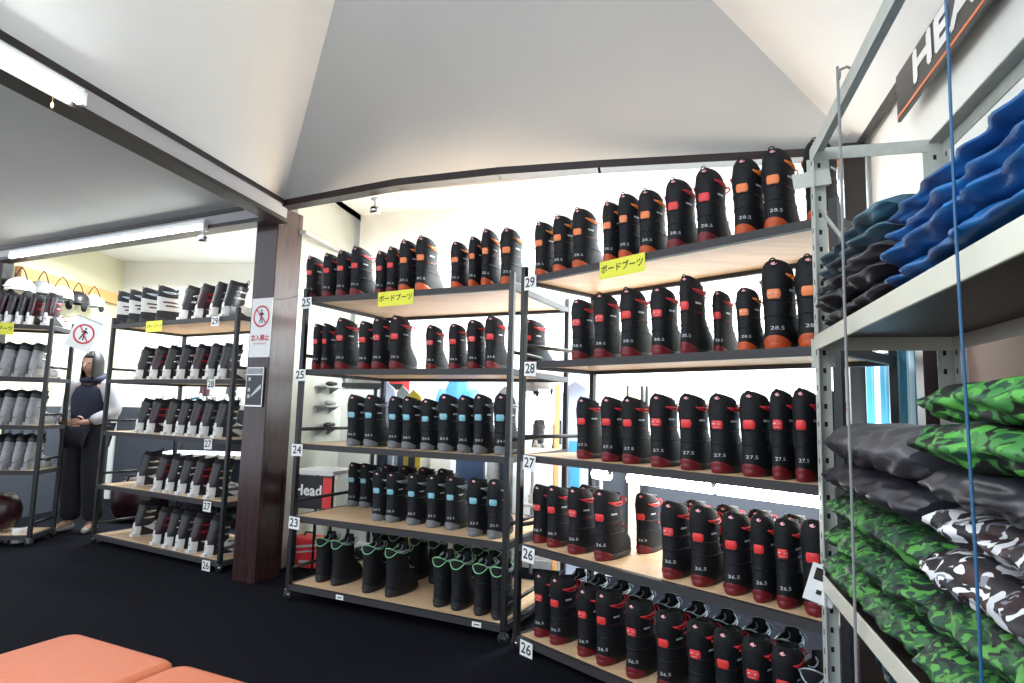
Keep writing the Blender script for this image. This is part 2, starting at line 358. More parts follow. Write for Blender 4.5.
def top_dz(th, z):                       # collar rises at heel and tongue, dips at the sides
    k = max(0, (z-.19)/.07); return k*(.014*math.sin(th)**2-.018*(math.cos(th)**2))
def ln_dz(th, z):
    k = max(0, (z-.25)/.042); s_ = math.sin(th); return min(1, k)*(.024*(.5-.5*s_)**.8+.004*max(0, s_)**3-.004*abs(math.cos(th)))
def zs(a, b, n): return [a+(b-a)*i/n for i in range(n+1)]
def sb_meshes():
    D = {}
    mb = MB(); UP.surf(mb, zs(.018, .262, 16), 24, dzf=top_dz)
    # seams: raised bands around the ankle
    for z in (.118, .172):
        P = [[UP.pt(R(200)+R(280)*i/20-R(60), zz, o_) for i in range(21)] for zz, o_ in ((z-.004, .0), (z-.002, .0022), (z+.002, .0022), (z+.004, .0))]
        mb.grid(P)
    D['upper'] = mb.mesh('upper', [M['cloth']])
    mb = MB(); LN.surf(mb, zs(.225, .292, 8), 20, dzf=ln_dz)
    n = 20; P = []
    for z, o_, d_ in ((.292, 0, 0), (.292, -.008, .003), (.292, -.014, .001), (.24, -.016, -.01)):
        P.append([LN.pt(2*math.pi*i/n, z, o_, d_+ln_dz(2*math.pi*i/n, .292 if z > .25 else .25)) for i in range(n)])
    mb.grid(P, 0, True, flip=False); mb.add(P[-1], [tuple(range(n))])
    D['liner'] = mb.mesh('liner', [M['liner']])
    # tongue
    mb = MB(); P = []
    for j in range(7):
        z = .15+.145*j/6; P.append([V((math.sin(a_)*.030, .118+.004*j/6+math.cos(a_)*.032+max(0, (z-.25))*.35, z)) for a_ in [R(-70+140*i/8) for i in range(9)]])
    mb.grid(P, flip=True); Q = [[p+V((0, -.008, 0)) for p in r_] for r_ in P]; mb.grid(Q)
    mb.grid([P[-1], Q[-1]]); D['tongue'] = mb.mesh('tongue', [M['cloth']])
    for nm, mm in (('red', 'red'), ('orange', 'orange'), ('grey', 'greysole'), ('black', 'rubber')):
        so = Loft([(0, .002, .272, .046), (.006, -.004, .280, .050), (.026, -.004, .284, .053), (.03, 0, .278, .049)], 2.3, .84)
        mb = MB(); so.surf(mb, [0, .006, .026, .030], 24, cap_top=True, cap_bot=True)
        # cupped heel counter in the sole colour
        P = []
        for j in range(7):
            v = j/6
            P.append([UP.pt(R(212)+R(116)*i/14, max(.019, .020+.028*v*math.sin(math.pi*i/14)**.6), .005*math.sqrt(max(0, 1-v*v*.9))) for i in range(15)])
        mb.grid(P)
        ff = []
        for q_, f_ in enumerate(mb.f):
            cy_ = sum(mb.v[i][1] for i in f_)/len(f_); mb.m[q_] = 0 if (cy_ < .075 and len(f_) < 10) else 1
        D['sole_'+nm] = mb.mesh('sole', [M[mm], M['rubber']])
    for nm in ('red', 'orange', 'blue'):
        mm = M[{'red': 'redpatch', 'orange': 'orangepatch', 'blue': 'bluepatch'}[nm]]
        for pr in (0, 1):
            mb = MB(); UP.patch(mb, R(247), R(296), .176, .209, .004, rnd=.22)
            if pr:
                for z0, z1, a0, a1 in ((.181, .186, 254, 288), (.189, .203, 252, 269), (.191, .200, 273, 290)):
                    UP.patch(mb, R(a0), R(a1), z0, z1, .0052, 4, 2, 1)
            D['patch_%s%d' % (nm, pr)] = mb.mesh('heel_patch', [mm, M['print']])
    for nm, mm in (('red', 'redlace'), ('orange', 'orangelace'), ('grey', 'greylace')):
        mb = MB()
        for k in range(5):
            z = .115+.030*k; y0 = UP.sec(z)[2]
            s_ = 1 if k % 2 else -1
            pts = [V((s_*(.034-.068*i/6), y0-.004+.010*math.sin(math.pi*i/6)+(.0 if 0 < i < 6 else -.012), z+.022*i/6)) for i in range(7)]
            mb.tube(pts, .0036, 5)
        for s_ in (-1, 1):           # loose loops hanging over the collar
            c = V((s_*.030, .150, .262)); mb.tube([c+V((s_*.022*math.sin(t), .012*math.cos(t)+.01*s_, .018*math.cos(t*1.0)-.004)) for t in [2*math.pi*i/10 for i in range(10)]], .0036, 5, closed=True)
        pts = [LN.pt(R(-35+70*i/6), .27, .004, -.012) for i in range(7)]; mb.tube(pts, .005, 6)
        pts = [UP.pt(R(-40+250*i/16-5), .262, .003, top_dz(R(-40+250*i/16-5), .262)+.002) for i in range(17)]; mb.tube(pts, .0032, 5)
        D['lace_'+nm] = mb.mesh('lace', [M[mm]])
    for nm, mm in (('red', 'redink'), ('orange', 'orangepatch'), ('grey', 'greylace')):
        mb = MB()
        UP.patch(mb, R(-38), R(8), .168, .1715, .0025, 6, 1); UP.patch(mb, R(172), R(218), .168, .1715, .0025, 6, 1)
        D['stripe_'+nm] = mb.mesh('side_stripe', [M[mm]])
    mb = MB(); UP.patch(mb, R(-30), R(-2), .203, .211, .0025, 5, 2); D['side_logo'] = mb.mesh('side_logo', [M['print']])
    mb = MB(); P = []
    for j in range(5):
        v = j/4*2-1; P.append([LN.pt(R(274)+R(9)*u*math.sqrt(max(0, 1-v*v*.96)), .279+.006*v, .0035, .02) for u in (-1, 0, 1)])
    mb.grid(P); D['dot'] = mb.mesh('collar_dot', [M['pink']])
    mb = MB(); c = LN.pt(R(270), .285, 0, .024); mb.tube([c+V((.010*math.sin(t), -.004, .014*math.cos(t)-.004)) for t in [2*math.pi*i/12 for i in range(12)]], .0026, 5, closed=True)
    D['loop'] = mb.mesh('pull_loop', [M['liner']])
    for sz in ('23.5', '24.5', '25.5', '26.5', '27.5', '28.5', '29.5'):
        vs, fs = text_mesh(sz, .018)
        mb = MB(); mb.add([UP.pt(R(283)+v.x/.042, .072+v.y, .0045) for v in vs], fs); D['size_'+sz] = mb.mesh('size_print', [M['print']])
    for nm in ('green', 'silver'):
        mb = MB(); n = 28
        pts = [UP.pt(2*math.pi*i/n, .262, .003, top_dz(2*math.pi*i/n, .262)+.004) for i in range(n)]
        mb.tube(pts, .0032, 6, closed=True)
        P = [UP.pt(R(222)+R(96)*i/14, .262, .004, -.004-.030*math.sin(math.pi*i/14)) for i in range(15)]; mb.tube(P, .003, 6)
        D['rim_'+nm] = mb.mesh('collar_piping', [M[nm]])
    # open liner used in the boots seen from above (no raised spoiler)
    mb = MB(); n = 24; P = []
    for z, o_ in ((.250, .000), (.262, .002), (.262, -.006), (.20, -.010), (.15, -.012)):
        P.append([UP.pt(2*math.pi*i/n, max(z, .2), o_, (top_dz(2*math.pi*i/n, .262) if z > .21 else 0)+(z-max(z, .2))) for i in range(n)])
    mb.grid(P, 0, True); mb.add(P[-1], [tuple(range(n))]); D['open_liner'] = mb.mesh('liner', [M['liner']])
    # pale shaft panel (grey-and-black boots)
    mb = MB(); UP.surf(mb, zs(.100, .215, 8), 24, off=.003, dzf=top_dz); D['shaft'] = mb.mesh('shaft_panel', [mat('pale_grey_fabric', (.42, .41, .40), .6)])
    mb = MB()
    for z, a0 in ((.165, -40), (.135, -30)): UP.patch(mb, R(a0), R(60), z, z+.014, .008, 10, 2)
    D['strap'] = mb.mesh('ankle_strap', [M['maroon']])
    return D
SB = sb_meshes()
SK_L = Loft([(0, 0, .290, .040), (.02, -.004, .296, .044), (.05, -.004, .290, .046), (.078, -.002, .265, .045), (.095, 0, .225, .044), (.112, .004, .185, .043), (.125, .010, .165, .041)], 2.6, .86)
SK_C = Loft([(.080, .000, .175, .046), (.11, .004, .172, .049), (.15, .014, .168, .049), (.20, .026, .176, .050), (.245, .038, .188, .051)], 2.5, .88)
SK_N = Loft([(.22, .036, .180, .045), (.26, .042, .186, .046), (.285, .052, .186, .044)], 2.2, .9)
def sk_cdz(th, z): k = max(0, (z-.15)/.1); return k*(.014*max(0, -math.sin(th))-.006*abs(math.cos(th)))
def sk_meshes(tag_, shell, cuff, accent):
    D = {}
    mb = MB(); SK_L.surf(mb, zs(.022, .125, 10), 24, cap_top=True); D['shell'] = mb.mesh('lower_shell', [shell])
    mb = MB(); SK_L.surf(mb, [0, .01, .018], 24, off=.001, cap_bot=True); SK_L.surf(mb, [.018, .022], 24, off=-.006); mb.box((0, .30, .009), (.06, 0, 0), (0, .02, 0), (0, 0, .018)); mb.box((0, -.006, .012), (.05, 0, 0), (0, .014, 0), (0, 0, .024)); D['sole'] = mb.mesh('sole', [shell])
    mb = MB(); SK_C.surf(mb, zs(.085, .245, 10), 24, dzf=lambda t, z: sk_cdz(t, z)-max(0, (.12-z))*.9*max(0, math.sin(t))*-1)
    D['cuff'] = mb.mesh('cuff', [cuff])
    mb = MB(); n = 20; SK_N.surf(mb, zs(.22, .285, 6), n, dzf=lambda t, z: max(0, (z-.25)/.035)*(.016*math.sin(t)**2-.006))
    P = [[SK_N.pt(2*math.pi*i/n, .285, o_, (.016*math.sin(2*math.pi*i/n)**2-.006)+d_) for i in range(n)] for o_, d_ in ((0, 0), (-.008, -.003), (-.012, -.07))]
    mb.grid(P, 0, True); mb.add(P[-1], [tuple(range(n))]); D['liner'] = mb.mesh('liner', [M['liner']])
    # dark wedge-shaped side inserts leave a white inverted V at the heel
    mb = MB()
    for sgn in (1, -1):
        P = []
        for j in range(7):
            z = .010+.084*j/6; y0 = .036+.0010*j; y1 = max(y0+.006, .20-(z-.010)*1.9)
            P.append([V((sgn*(SK_L.sec(z)[3]*.985+.0035), y0+(y1-y0)*i/6, z)) for i in range(7)])
        mb.grid(P, flip=(sgn > 0))
    D['insert'] = mb.mesh('side_insert', [M['charcoal']])
    for k in range(4):
        mb = MB()
        Lf, z_, a0, a1 = ((SK_L, .060, 10, 55), (SK_L, .088, 10, 60), (SK_C, .145, -20, 45), (SK_C, .195, -20, 45))[k]
        Lf.patch(mb, R(a0), R(a1), z_, z_+.013, .007, 8, 2, rnd=.1); Lf.patch(mb, R(a0+14), R(a0+30), z_-.003, z_+.016, .010, 4, 2, rnd=.1)
        D['buckle%d' % k] = mb.mesh('buckle', [accent])
    mb = MB(); SK_C.surf(mb, [.222, .226, .246, .250], 24, off=.004, dzf=lambda t, z: sk_cdz(t, z)); D['strap'] = mb.mesh('power_strap', [M['charcoal']])
    mb = MB(); c = SK_N.pt(R(90), .285, 0, .01); mb.tube([c+V((.014*math.sin(t), .006, .018*math.cos(t))) for t in [2*math.pi*i/12 for i in range(12)]], .003, 5, closed=True); D['loop'] = mb.mesh('pull_loop', [M['liner']])
    mb = MB(); c = V((0, -.0045, .062)); mb.tube([SK_L.pt(R(270+a_), .062, .002) for a_ in (-10, 0, 10)], .003, 5); D['heel_mark'] = mb.mesh('heel_mark', [M['charcoal']])
    return D
SKI = dict(maroon=sk_meshes('maroon', M['whiteplastic'], M['maroon'], M['redgloss']), charcoal=sk_meshes('charcoal', M['whiteplastic'], M['charcoal'], M['steel']),
           grey=sk_meshes('grey', M['greyplastic'], M['greyplastic'], M['steel']))
# seat the meshes on real instances
def snowboard_boot(loc, rz, color, label, group, size='25.5', s=1.0, sx=1.0, printed=0, dot=True):
    t = thing('snowboard_boot', label, 'boot', loc, rz, group); t.scale = (s*sx, s, s)
    def P(name, key): return link(name, SB[key], t)
    P('upper', 'upper')
    if color in ('green', 'silver'):
        P('sole', 'sole_black'); P('liner', 'open_liner'); P('tongue', 'tongue'); P('collar_piping', 'rim_'+color)
        P('lace', 'lace_grey')
        return t
    if color == 'pale':
        P('sole', 'sole_black'); P('liner', 'liner'); P('tongue', 'tongue'); P('shaft_panel', 'shaft'); P('ankle_strap', 'strap'); P('pull_loop', 'loop'); P('lace', 'lace_grey')
        return t
    P('sole', 'sole_'+{'red': 'red', 'orange': 'orange', 'blue': 'grey'}[color]); P('liner', 'liner'); P('tongue', 'tongue')
    P('heel_patch', 'patch_%s%d' % (color, printed)); P('lace', 'lace_'+{'red': 'red', 'orange': 'orange', 'blue': 'grey'}[color])
    P('side_stripe', 'stripe_'+{'red': 'red', 'orange': 'orange', 'blue': 'grey'}[color]); P('side_logo', 'side_logo')
    if dot: P('collar_dot', 'dot')
    P('pull_loop', 'loop'); P('size_print', 'size_'+size)
    return t
def ski_boot(loc, rz, kind, label, group, s=1.0, sx=1.0):
    t = thing('ski_boot', label, 'boot', loc, rz, group); t.scale = (s*sx, s, s); D = SKI[kind]
    for nm, k in (('lower_shell', 'shell'), ('sole', 'sole'), ('cuff', 'cuff'), ('liner', 'liner'), ('power_strap', 'strap'), ('pull_loop', 'loop'), ('buckle', 'buckle0'), ('buckle', 'buckle1'), ('buckle', 'buckle2'), ('buckle', 'buckle3')):
        link(nm, D[k], t)
    if kind != 'grey': link('side_insert', D['insert'], t)
    link('heel_mark', D['heel_mark'], t)
    return t
ORD = ['', 'first', 'second', 'third', 'fourth', 'fifth', 'sixth', 'seventh', 'eighth', 'ninth', 'tenth', 'eleventh', 'twelfth', 'thirteenth', 'fourteenth', 'fifteenth', 'sixteenth']
# ---------------------------------------------------------------- shoe racks
class Rack:
    def __init__(s, fl, fr, depth, shelves, label, top=None, skip_mid=False, solid=True, post_top=.06):
        s.a = V((fl[0], fl[1], 0)); s.b = V((fr[0], fr[1], 0)); s.x = (s.b-s.a).normalized(); s.n = V((-s.x.y, s.x.x, 0)); s.L = (s.b-s.a).length
        s.d = depth; s.z = shelves; s.rz = math.atan2(s.n.y, s.n.x)-math.pi/2
        t = s.t = thing('shoe_rack', label, 'rack', s.a); pz = shelves[-1]+post_top
        X, N = s.x, s.n; L_, d = s.L, depth
        for i, (u, v) in enumerate(((.0, 0), (1, 0), (0, 1), (1, 1))):
            mb = MB(); c = X*(u*L_)+N*(v*d); ix = X*(.016 if u == 0 else -.016); iy = N*(.016 if v == 0 else -.016)
            mb.box(c+ix*0+V((0, 0, (.075+pz)/2)), X*.030, N*.030, (0, 0, pz-.075)); build(mb, 'post', M['frame'], t, .002)
            mb = MB(); cc = c+X*.0+V((0, 0, .032)); mb.tube([cc+N*-.011, cc+N*.011], .030, 14); w_ = build(mb, 'caster', M['rubber'], t)
            mb = MB(); mb.tube([cc+N*-.013, cc+N*.013], .014, 12); mb.box(cc+V((0, 0, .034)), X*.034, N*.036, (0, 0, .010)); mb.box(cc+V((0, 0, .018))+N*.016, X*.02, N*.003, (0, 0, .04)); mb.box(cc+V((0, 0, .018))-N*.016, X*.02, N*.003, (0, 0, .04)); build(mb, 'caster_fork', M['steel'], w_)
        for k, z in enumerate(shelves):
            mb = MB(); mb.box(X*L_/2+N*d/2+V((0, 0, z-.007)), X*(L_-.032), N*(d-.032), (0, 0, .014)); sh = build(mb, 'shelf_board', M['ply'], t)
            mb = MB(); zc = z-.018
            mb.box(X*L_/2+V((0, 0, zc)), X*(L_-.03), N*.028, (0, 0, .034)); mb.box(X*L_/2+N*d+V((0, 0, zc)), X*(L_-.03), N*.028, (0, 0, .034))
            mb.box(N*d/2+V((0, 0, zc)), X*.028, N*(d-.03), (0, 0, .034)); mb.box(X*L_+N*d/2+V((0, 0, zc)), X*.028, N*(d-.03), (0, 0, .034))
            build(mb, 'shelf_frame', M['plyedge'], sh)
        for k, z in enumerate(shelves[:-1]):
            for u in (0, 1):
                mb = MB(); c = X*(u*L_)+V((0, 0, z+.09)); mb.cyl(c+N*.01, c+N*(d-.01), .011, 8); build(mb, 'side_rail', M['frame'], t)
    def at(s, px, k, push=.03):
        """point on shelf k whose heel shows at pixel column px, pushed in from the edge"""
        z = s.z[k]; lo, hi = -.6, s.L+.8
        f = lambda u: proj(s.a+s.x*u+s.n*push+V((0, 0, z+.15)))[0]
        for _ in range(40):
            m_ = (lo+hi)/2
            if f(m_) < px: lo = m_
            else: hi = m_
        return s.a+s.x*lo+s.n*push+V((0, 0, z+.0005)), lo
YAW = {'rack beside pillar': 6, 'right-hand boot rack': 10, 'ski rack left of pillar': -7, 'far left rack': -12}
def fill(rack, k, entries, shelf_name, where, size, base=1.0, maker=None, back=False, nameprefix=''):
    """entries: (px, colour, scale, push, printed, yaw)"""
    pos = [rack.at(e[0], k, e[3]) for e in entries]; n = len(entries); grp = None
    wd = [.100*base*e[2]*(.80 if maker != 'ski' else .84) for e in entries]; us = [p[1] for p in pos]
    for _ in range(30):
        for i in range(n):
            us[i] = max(us[i], wd[i]/2+.022) if us[i] > -.02 else us[i]
            us[i] = min(us[i], rack.L-wd[i]/2-.022)
        for i in range(n-1):
            gap = (wd[i]+wd[i+1])/2+.001-(us[i+1]-us[i])
            if gap > 0: us[i] -= gap/2; us[i+1] += gap/2
    pos = [(p+rack.x*(us[i]-u), us[i]) for i, (p, u) in enumerate(pos)]
    for i, (e, (p, u)) in enumerate(zip(entries, pos)):
        px, col, sc, push, pr, yaw = e; yaw += YAW.get(where, 0)
        d = min([abs(u-pos[j][1])/max(.6, (wd[i]+wd[j])/2/wd[i]) for j in range(n) if j != i] or [.2])
        s = base*sc; full = .104*s; sx = max(.76, min(1.06, d*.99/full)); half = .05*s*sx
        o = ORD[i+1]+' from left'; row = 'back row, ' if back else ''
        if maker == 'ski':
            cn = {'maroon': 'white and maroon ski boot', 'charcoal': 'white and charcoal ski boot', 'grey': 'silver ski boot'}[col]
            lab = '%s, %s, %s%s, %s' % (cn, o, row, shelf_name, where)
            ski_boot(p, rack.rz+R(yaw), col, lab, 'ski boots on the %s of %s' % (shelf_name, where), s, sx)
        else:
            cn = {'red': 'black boot with red heel patch', 'orange': 'black boot with orange heel patch', 'blue': 'black boot with pale blue patch', 'green': 'black boot with green piping', 'silver': 'black boot with silver piping', 'pale': 'pale grey boot with black collar'}[col]
            lab = '%s, %s, %s%s, %s' % (cn, o, row, shelf_name, where)
            if back: lab = lab.replace('black boot with red heel patch', 'black red-patched boot').replace('black boot with pale blue patch', 'black blue-patched boot').replace('boot with green piping', 'green-piped boot').replace('boot with silver piping', 'silver-piped boot')
            snowboard_boot(p, rack.rz+R(yaw), col, lab, 'snowboard boots on the %s of %s' % (shelf_name, where), size, s, sx, pr)
def tagplate(rack, num, k, px, label, dz=-.03, w=.088, h=.074, tilt=0):
    p, u = rack.at(px, k, -.024); p = rack.a+rack.x*u-rack.n*.0235+V((0, 0, rack.z[k]+dz))
    x = rack.x*math.cos(tilt)+V((0, 0, math.sin(tilt))); y = V((0, 0, 1))*math.cos(tilt)-rack.x*math.sin(tilt); n = -rack.n
    t = tag(build_card(p, x, y, n, w, h, M['label'], 'size_tag'), label, 'label', 'shelf size tags')
    mb = MB(); put_text(mb, num, V((0, 0, 0)), x, y, n, h*.95, off=.0022, bold=.0012, wscale=1.05); build(mb, 'number', M['ink'], t)
def build_card(p, x, y, n, w, h, m, name, th=.003):
    mb = MB(); mb.box((0, 0, 0), V(x)*w, V(y)*h, V(n)*th); o = build(mb, name, m); o.location = p; return o
# geometry of the three boot racks
r1 = Rack((-1.355, 4.02), (-.005, 3.37), .86, [.10, .515, .965, 1.44, 1.91], 'black wheeled boot rack with plywood shelves right of the pillar')
r2 = Rack((.062, 3.315), (1.125, 2.125), .57, [.075, .53, .985, 1.47, 1.93], 'black wheeled boot rack with plywood shelves behind the grey steel rack')
r3 = Rack((-3.50, 5.41), (-2.055, 4.60), .66, [.075, .49, .94, 1.385, 1.865], 'black wheeled ski boot rack with plywood shelves left of the pillar')
r4 = Rack((-5.35, 4.95), (-3.90, 5.22), .36, [.09, .61, .98, 1.38, 1.82], 'black rack of silver ski boots at the far left')
W1, W2, W3, W4 = 'rack beside pillar', 'right-hand boot rack', 'ski rack left of pillar', 'far left rack'
q = lambda L, col: [(x, col, 1, .03, i % 2, 0) for i, x in enumerate(L)]
def mk(*rows): return [(r_[0], r_[1], r_[2] if len(r_) > 2 else 1, r_[3] if len(r_) > 3 else .03, r_[4] if len(r_) > 4 else 0, r_[5] if len(r_) > 5 else random.uniform(-2, 2)) for r_ in rows]
fill(r1, 4, mk((308, 'red', .92, .03, 1), (325, 'red', .94), (339, 'red', .97, .03, 1), (353, 'red', 1.02), (378, 'red', .92, .08, 1), (389, 'red', .96, .06), (402, 'orange', 1.04), (419, 'orange', 1.08), (454, 'orange', .90), (471, 'orange', .96), (484, 'orange', 1.08, .03, 1), (505, 'orange', 1.05)), 'top shelf', W1, '25.5')
fill(r1, 3, mk((309, 'red', .95, .03, 1), (323, 'red', .95), (338, 'red', 1.05, .03, 1), (361, 'red', .96), (375, 'red', 1.02, .03, 1), (393, 'red', 1.04), (429, 'red', .88, .14, 1), (452, 'red', .88, .12), (471, 'red', .92, .08, 1), (489, 'red', .96, .06)), 'fourth shelf up', W1, '25.5')
fill(r1, 2, mk((350, 'blue', 1, .04, 1), (367, 'blue'), (391, 'blue', .98, .05, 1), (405, 'blue', .98, .03), (424, 'blue', .95, .05, 1), (442, 'blue', 1.04, .03, 1), (461, 'blue', 1.02), (477, 'blue', 1.05, .03, 1), (499, 'blue', 1.06)), 'middle shelf', W1, '24.5')
fill(r1, 1, mk((375, 'blue', .95, .12, 1), (389, 'blue', .95, .12), (410, 'blue', .95, .12, 1), (430, 'blue', .96, .12), (449, 'blue', .96, .12, 1), (472, 'blue', 1.0, .04, 1), (492, 'blue', 1.0, .04)), 'second shelf up', W1, '23.5')
fill(r1, 1, mk((345, 'blue', .95, .46), (362, 'blue', .95, .46, 1), (384, 'blue', .95, .50), (402, 'blue', .95, .50), (421, 'blue', .95, .50), (440, 'blue', .95, .50)), 'second shelf up', W1, '23.5', back=True)
fill(r1, 0, mk((319, 'green', .98, .10, 0, 6), (334, 'green', .98, .09, 0, -4), (366, 'green', 1, .07, 0, 5), (388, 'green', 1, .07, 0, -8), (437, 'green', .98, .06), (455, 'green', .98, .06), (478, 'green', .98, .05), (496, 'green', .98, .04)), 'bottom shelf', W1, '23.5')
fill(r1, 0, mk((375, 'green', .97, .48), (392, 'green', .97, .48), (413, 'green', .97, .44), (432, 'green', .97, .44), (457, 'green', .97, .44), (476, 'green', .97, .42), (493, 'green', .97, .42)), 'bottom shelf', W1, '23.5', back=True)
fill(r2, 4, mk((537, 'orange', .98), (556, 'orange', 1.0), (576, 'orange', 1.02), (606, 'orange', .98), (622, 'orange', 1.04, .03, 1), (644, 'orange', 1.0), (672, 'red', 1.04), (703, 'red', 1.06), (741, 'orange', 1.04), (772, 'orange', 1.05), (815, 'orange', 1.0)), 'top shelf', W2, '28.5')
fill(r2, 3, mk((575, 'red', .98, .03, 1), (598, 'red', 1.02, .03, 1), (625, 'red', 1.03), (656, 'red', .98, .03, 1), (685, 'red', 1.08), (715, 'red', .90, .16), (743, 'orange', .82, .06, 1), (773, 'orange', 1.10, .03, 1), (808, 'orange', 1.08)), 'fourth shelf up', W2, '28.5')
fill(r2, 3, mk((527, 'red', .92, .28)), 'fourth shelf up', W2, '27.5', back=True)
fill(r2, 2, mk((580, 'red', .95, .06), (605, 'red', .96, .04), (626, 'red', .96, .04), (655, 'red', 1.0, .03, 1), (685, 'red', 1.0), (716, 'red', 1.0, .03, 1), (748, 'red', 1.03), (786, 'red', 1.05, .03, 1), (820, 'red', 1.06), (858, 'red', 1.05)), 'middle shelf', W2, '27.5')
fill(r2, 1, mk((533, 'red', .94, .06, 1), (550, 'red', .96, .05), (571, 'red', 1.0, .03, 1), (598, 'red', 1.02, .03), (667, 'red', 1.0, .03, 1), (697, 'red', 1.0, .03), (730, 'red', .98, .03), (758, 'red', 1.0, .03), (782, 'red', 1.0, .03, 1), (812, 'red', 1.03, .03)), 'second shelf up', W2, '26.5')
fill(r2, 1, mk((582, 'red', .92, .315), (640, 'red', .92, .315), (690, 'red', .92, .315), (722, 'red', .92, .315), (755, 'red', .92, .315), (790, 'red', .92, .315)), 'second shelf up', W2, '26.5', back=True)
fill(r2, 0, mk((537, 'red', 1.0, .05, 1), (553, 'red', 1.02, .04), (581, 'red', .98, .04, 1), (600, 'red', 1.02, .03), (630, 'red', 1.0, .03, 1), (662, 'red', 1.0, .03), (694, 'red', 1.0, .03, 1), (722, 'red', 1.0, .03), (752, 'red', 1.0, .03, 1), (782, 'red', 1.0, .03), (812, 'silver', 1.0, .03)), 'bottom shelf', W2, '26.5')
fill(r2, 0, mk((566, 'silver', 0.90, .315), (588, 'silver', 0.90, .315), (610, 'silver', 0.90, .315), (634, 'silver', 0.90, .315), (660, 'silver', 0.90, .315), (688, 'silver', 0.90, .315), (718, 'silver', 0.90, .315), (750, 'silver', 0.90, .315), (784, 'silver', 0.90, .315)), 'bottom shelf', W2, '26.5', back=True)
ALT = ['charcoal', 'maroon']
def skirow(xs, sc, pushes=None): return mk(*[(x, ALT[(i+(i//3)) % 2], sc, (pushes[i] if pushes else .03), 0, random.uniform(-3, 3)) for i, x in enumerate(xs)])
fill(r3, 4, mk((117, 'pale', .98), (129, 'pale', .98), (141, 'pale', 1.0), (157, 'pale', 1.0)), 'top shelf', W3, '29.5')
fill(r3, 4, skirow([181, 196, 211, 223], 1.02), 'top shelf', W3, '', maker='ski')
fill(r3, 3, skirow([137, 151, 164, 178, 192, 207, 219], .98), 'fourth shelf up', W3, '', maker='ski')
fill(r3, 2, skirow([137, 148, 165, 177, 189, 201, 215], 1.0), 'middle shelf', W3, '', maker='ski')
fill(r3, 1, skirow([138, 155, 167, 179, 192, 208], 1.0, [.12, .03, .03, .03, .03, .03]), 'second shelf up', W3, '', maker='ski')
fill(r3, 0, skirow([134, 154, 166, 177, 190, 206], 1.0, [.12, .03, .03, .03, .03, .03]), 'bottom shelf', W3, '', maker='ski')
# one boot lying across the right end of each shelf, seen past the end post
for k, zz in enumerate(r3.z):
    p = r3.a+r3.x*(r3.L-.09)+r3.n*.40+V((0, 0, zz+.0005))
    ski_boot(p, r3.rz+R(-3), 'maroon', 'maroon ski boot deep at right end, %s, %s' % (['bottom shelf', 'second shelf up', 'middle shelf', 'fourth shelf up', 'top shelf'][k], W3), 'ski boots at the shelf ends', .92)
fill(r4, 4, skirow([-16, -4, 7, 17, 28], .95), 'top shelf', W4, '', maker='ski')
for i in range(1):
    p = r4.a+r4.x*(r4.L-.075)+r4.n*.03+V((0, 0, r4.z[4]+.0005))
    ski_boot(p, r4.rz-R(4), 'maroon', 'red-buckled maroon ski boot at the right end, top shelf, far left rack', 'ski boots on the top shelf of far left rack', 1.0)
for k, nm, xs in ((3, 'fourth shelf up', [-12, 2, 17, 31]), (2, 'middle shelf', [-12, 2, 15, 28]), (1, 'second shelf up', [-12, 2, 14, 26])):
    fill(r4, k, mk(*[(x, 'grey', 1.0, .03, 0, random.uniform(-3, 3)) for x in xs]), nm, W4, '', maker='ski')
# number tags
for rk, rows, wh in ((r1, (('25', 4, 308), ('25', 3, 302), ('24', 2, 299), ('23', 1, 296)), 'boot rack beside the pillar'),
                     (r2, (('29', 4, 531), ('28', 3, 531), ('27', 2, 530), ('26', 1, 529), ('26', 0, 527)), 'right-hand boot rack'),
                     (r3, (('29', 4, 217), ('28', 3, 213), ('27', 2, 210), ('27', 1, 209), ('26', 0, 208)), 'ski boot rack')):
    for num, k, px in rows:
        nm = ['bottom shelf', 'second shelf up', 'middle shelf', 'fourth shelf up', 'top shelf'][k]
        tagplate(rk, num, k, px, 'white tag reading %s on the %s of the %s' % (num, nm, wh), tilt=random.uniform(-.05, .03), dz=-.040)
for px_s, lb, k_ in ((343, 'small white sticker at the middle of the rack beside the pillar, bottom shelf edge', 0), (479, 'small white sticker near the right end of the bottom shelf edge, rack beside pillar', 0)):
    p, u = r1.at(px_s, 0, 0); p = r1.a+r1.x*u-r1.n*.0165+V((0, 0, r1.z[0]-.018)); t = tag(build_card(p, r1.x, V((0, 0, 1)), -r1.n, .055, .026, M['label'], 'sticker', .002), lb, 'sticker')
    mb = MB(); mb.box(-r1.n*.0014, r1.x*.034, r1.n*.0005, (0, 0, .006)); build(mb, 'print', M['ink'], t)
# yellow handwritten cards
def yellow_card(rack, px, k, w, h, label, tilt=0, txt='ボードブーツ'):
    p, u = rack.at(px, k, -.02); p = rack.a+rack.x*u-rack.n*.020+V((0, 0, rack.z[k]-.045)); x = rack.x*math.cos(tilt)+V((0, 0, math.sin(tilt))); y = V((0, 0, 1))*math.cos(tilt)-rack.x*math.sin(tilt); n = -rack.n
    t = tag(build_card(p, x, y, n, w, h, M['yellow'], 'paper_sign', .002), label, 'sign')
    mb = MB(); put_text(mb, txt, V((0, 0, 0)), x, y, n, w/6.3, off=.0016, bold=.001); build(mb, 'lettering', M['ink'], t)
yellow_card(r1, 397, 4, .26, .09, 'yellow handwritten card on the top shelf of the rack beside the pillar', .03)
yellow_card(r2, 622, 4, .26, .085, 'yellow handwritten card on the top shelf of the right-hand boot rack', .02)
yellow_card(r3, 156, 4, .22, .09, 'yellow handwritten card on the top shelf of the ski boot rack', 0, 'スキーブーツ')
yellow_card(r4, 0, 4, .24, .10, 'yellow card on the top shelf at the far left edge', 0, 'スキーブーツ')
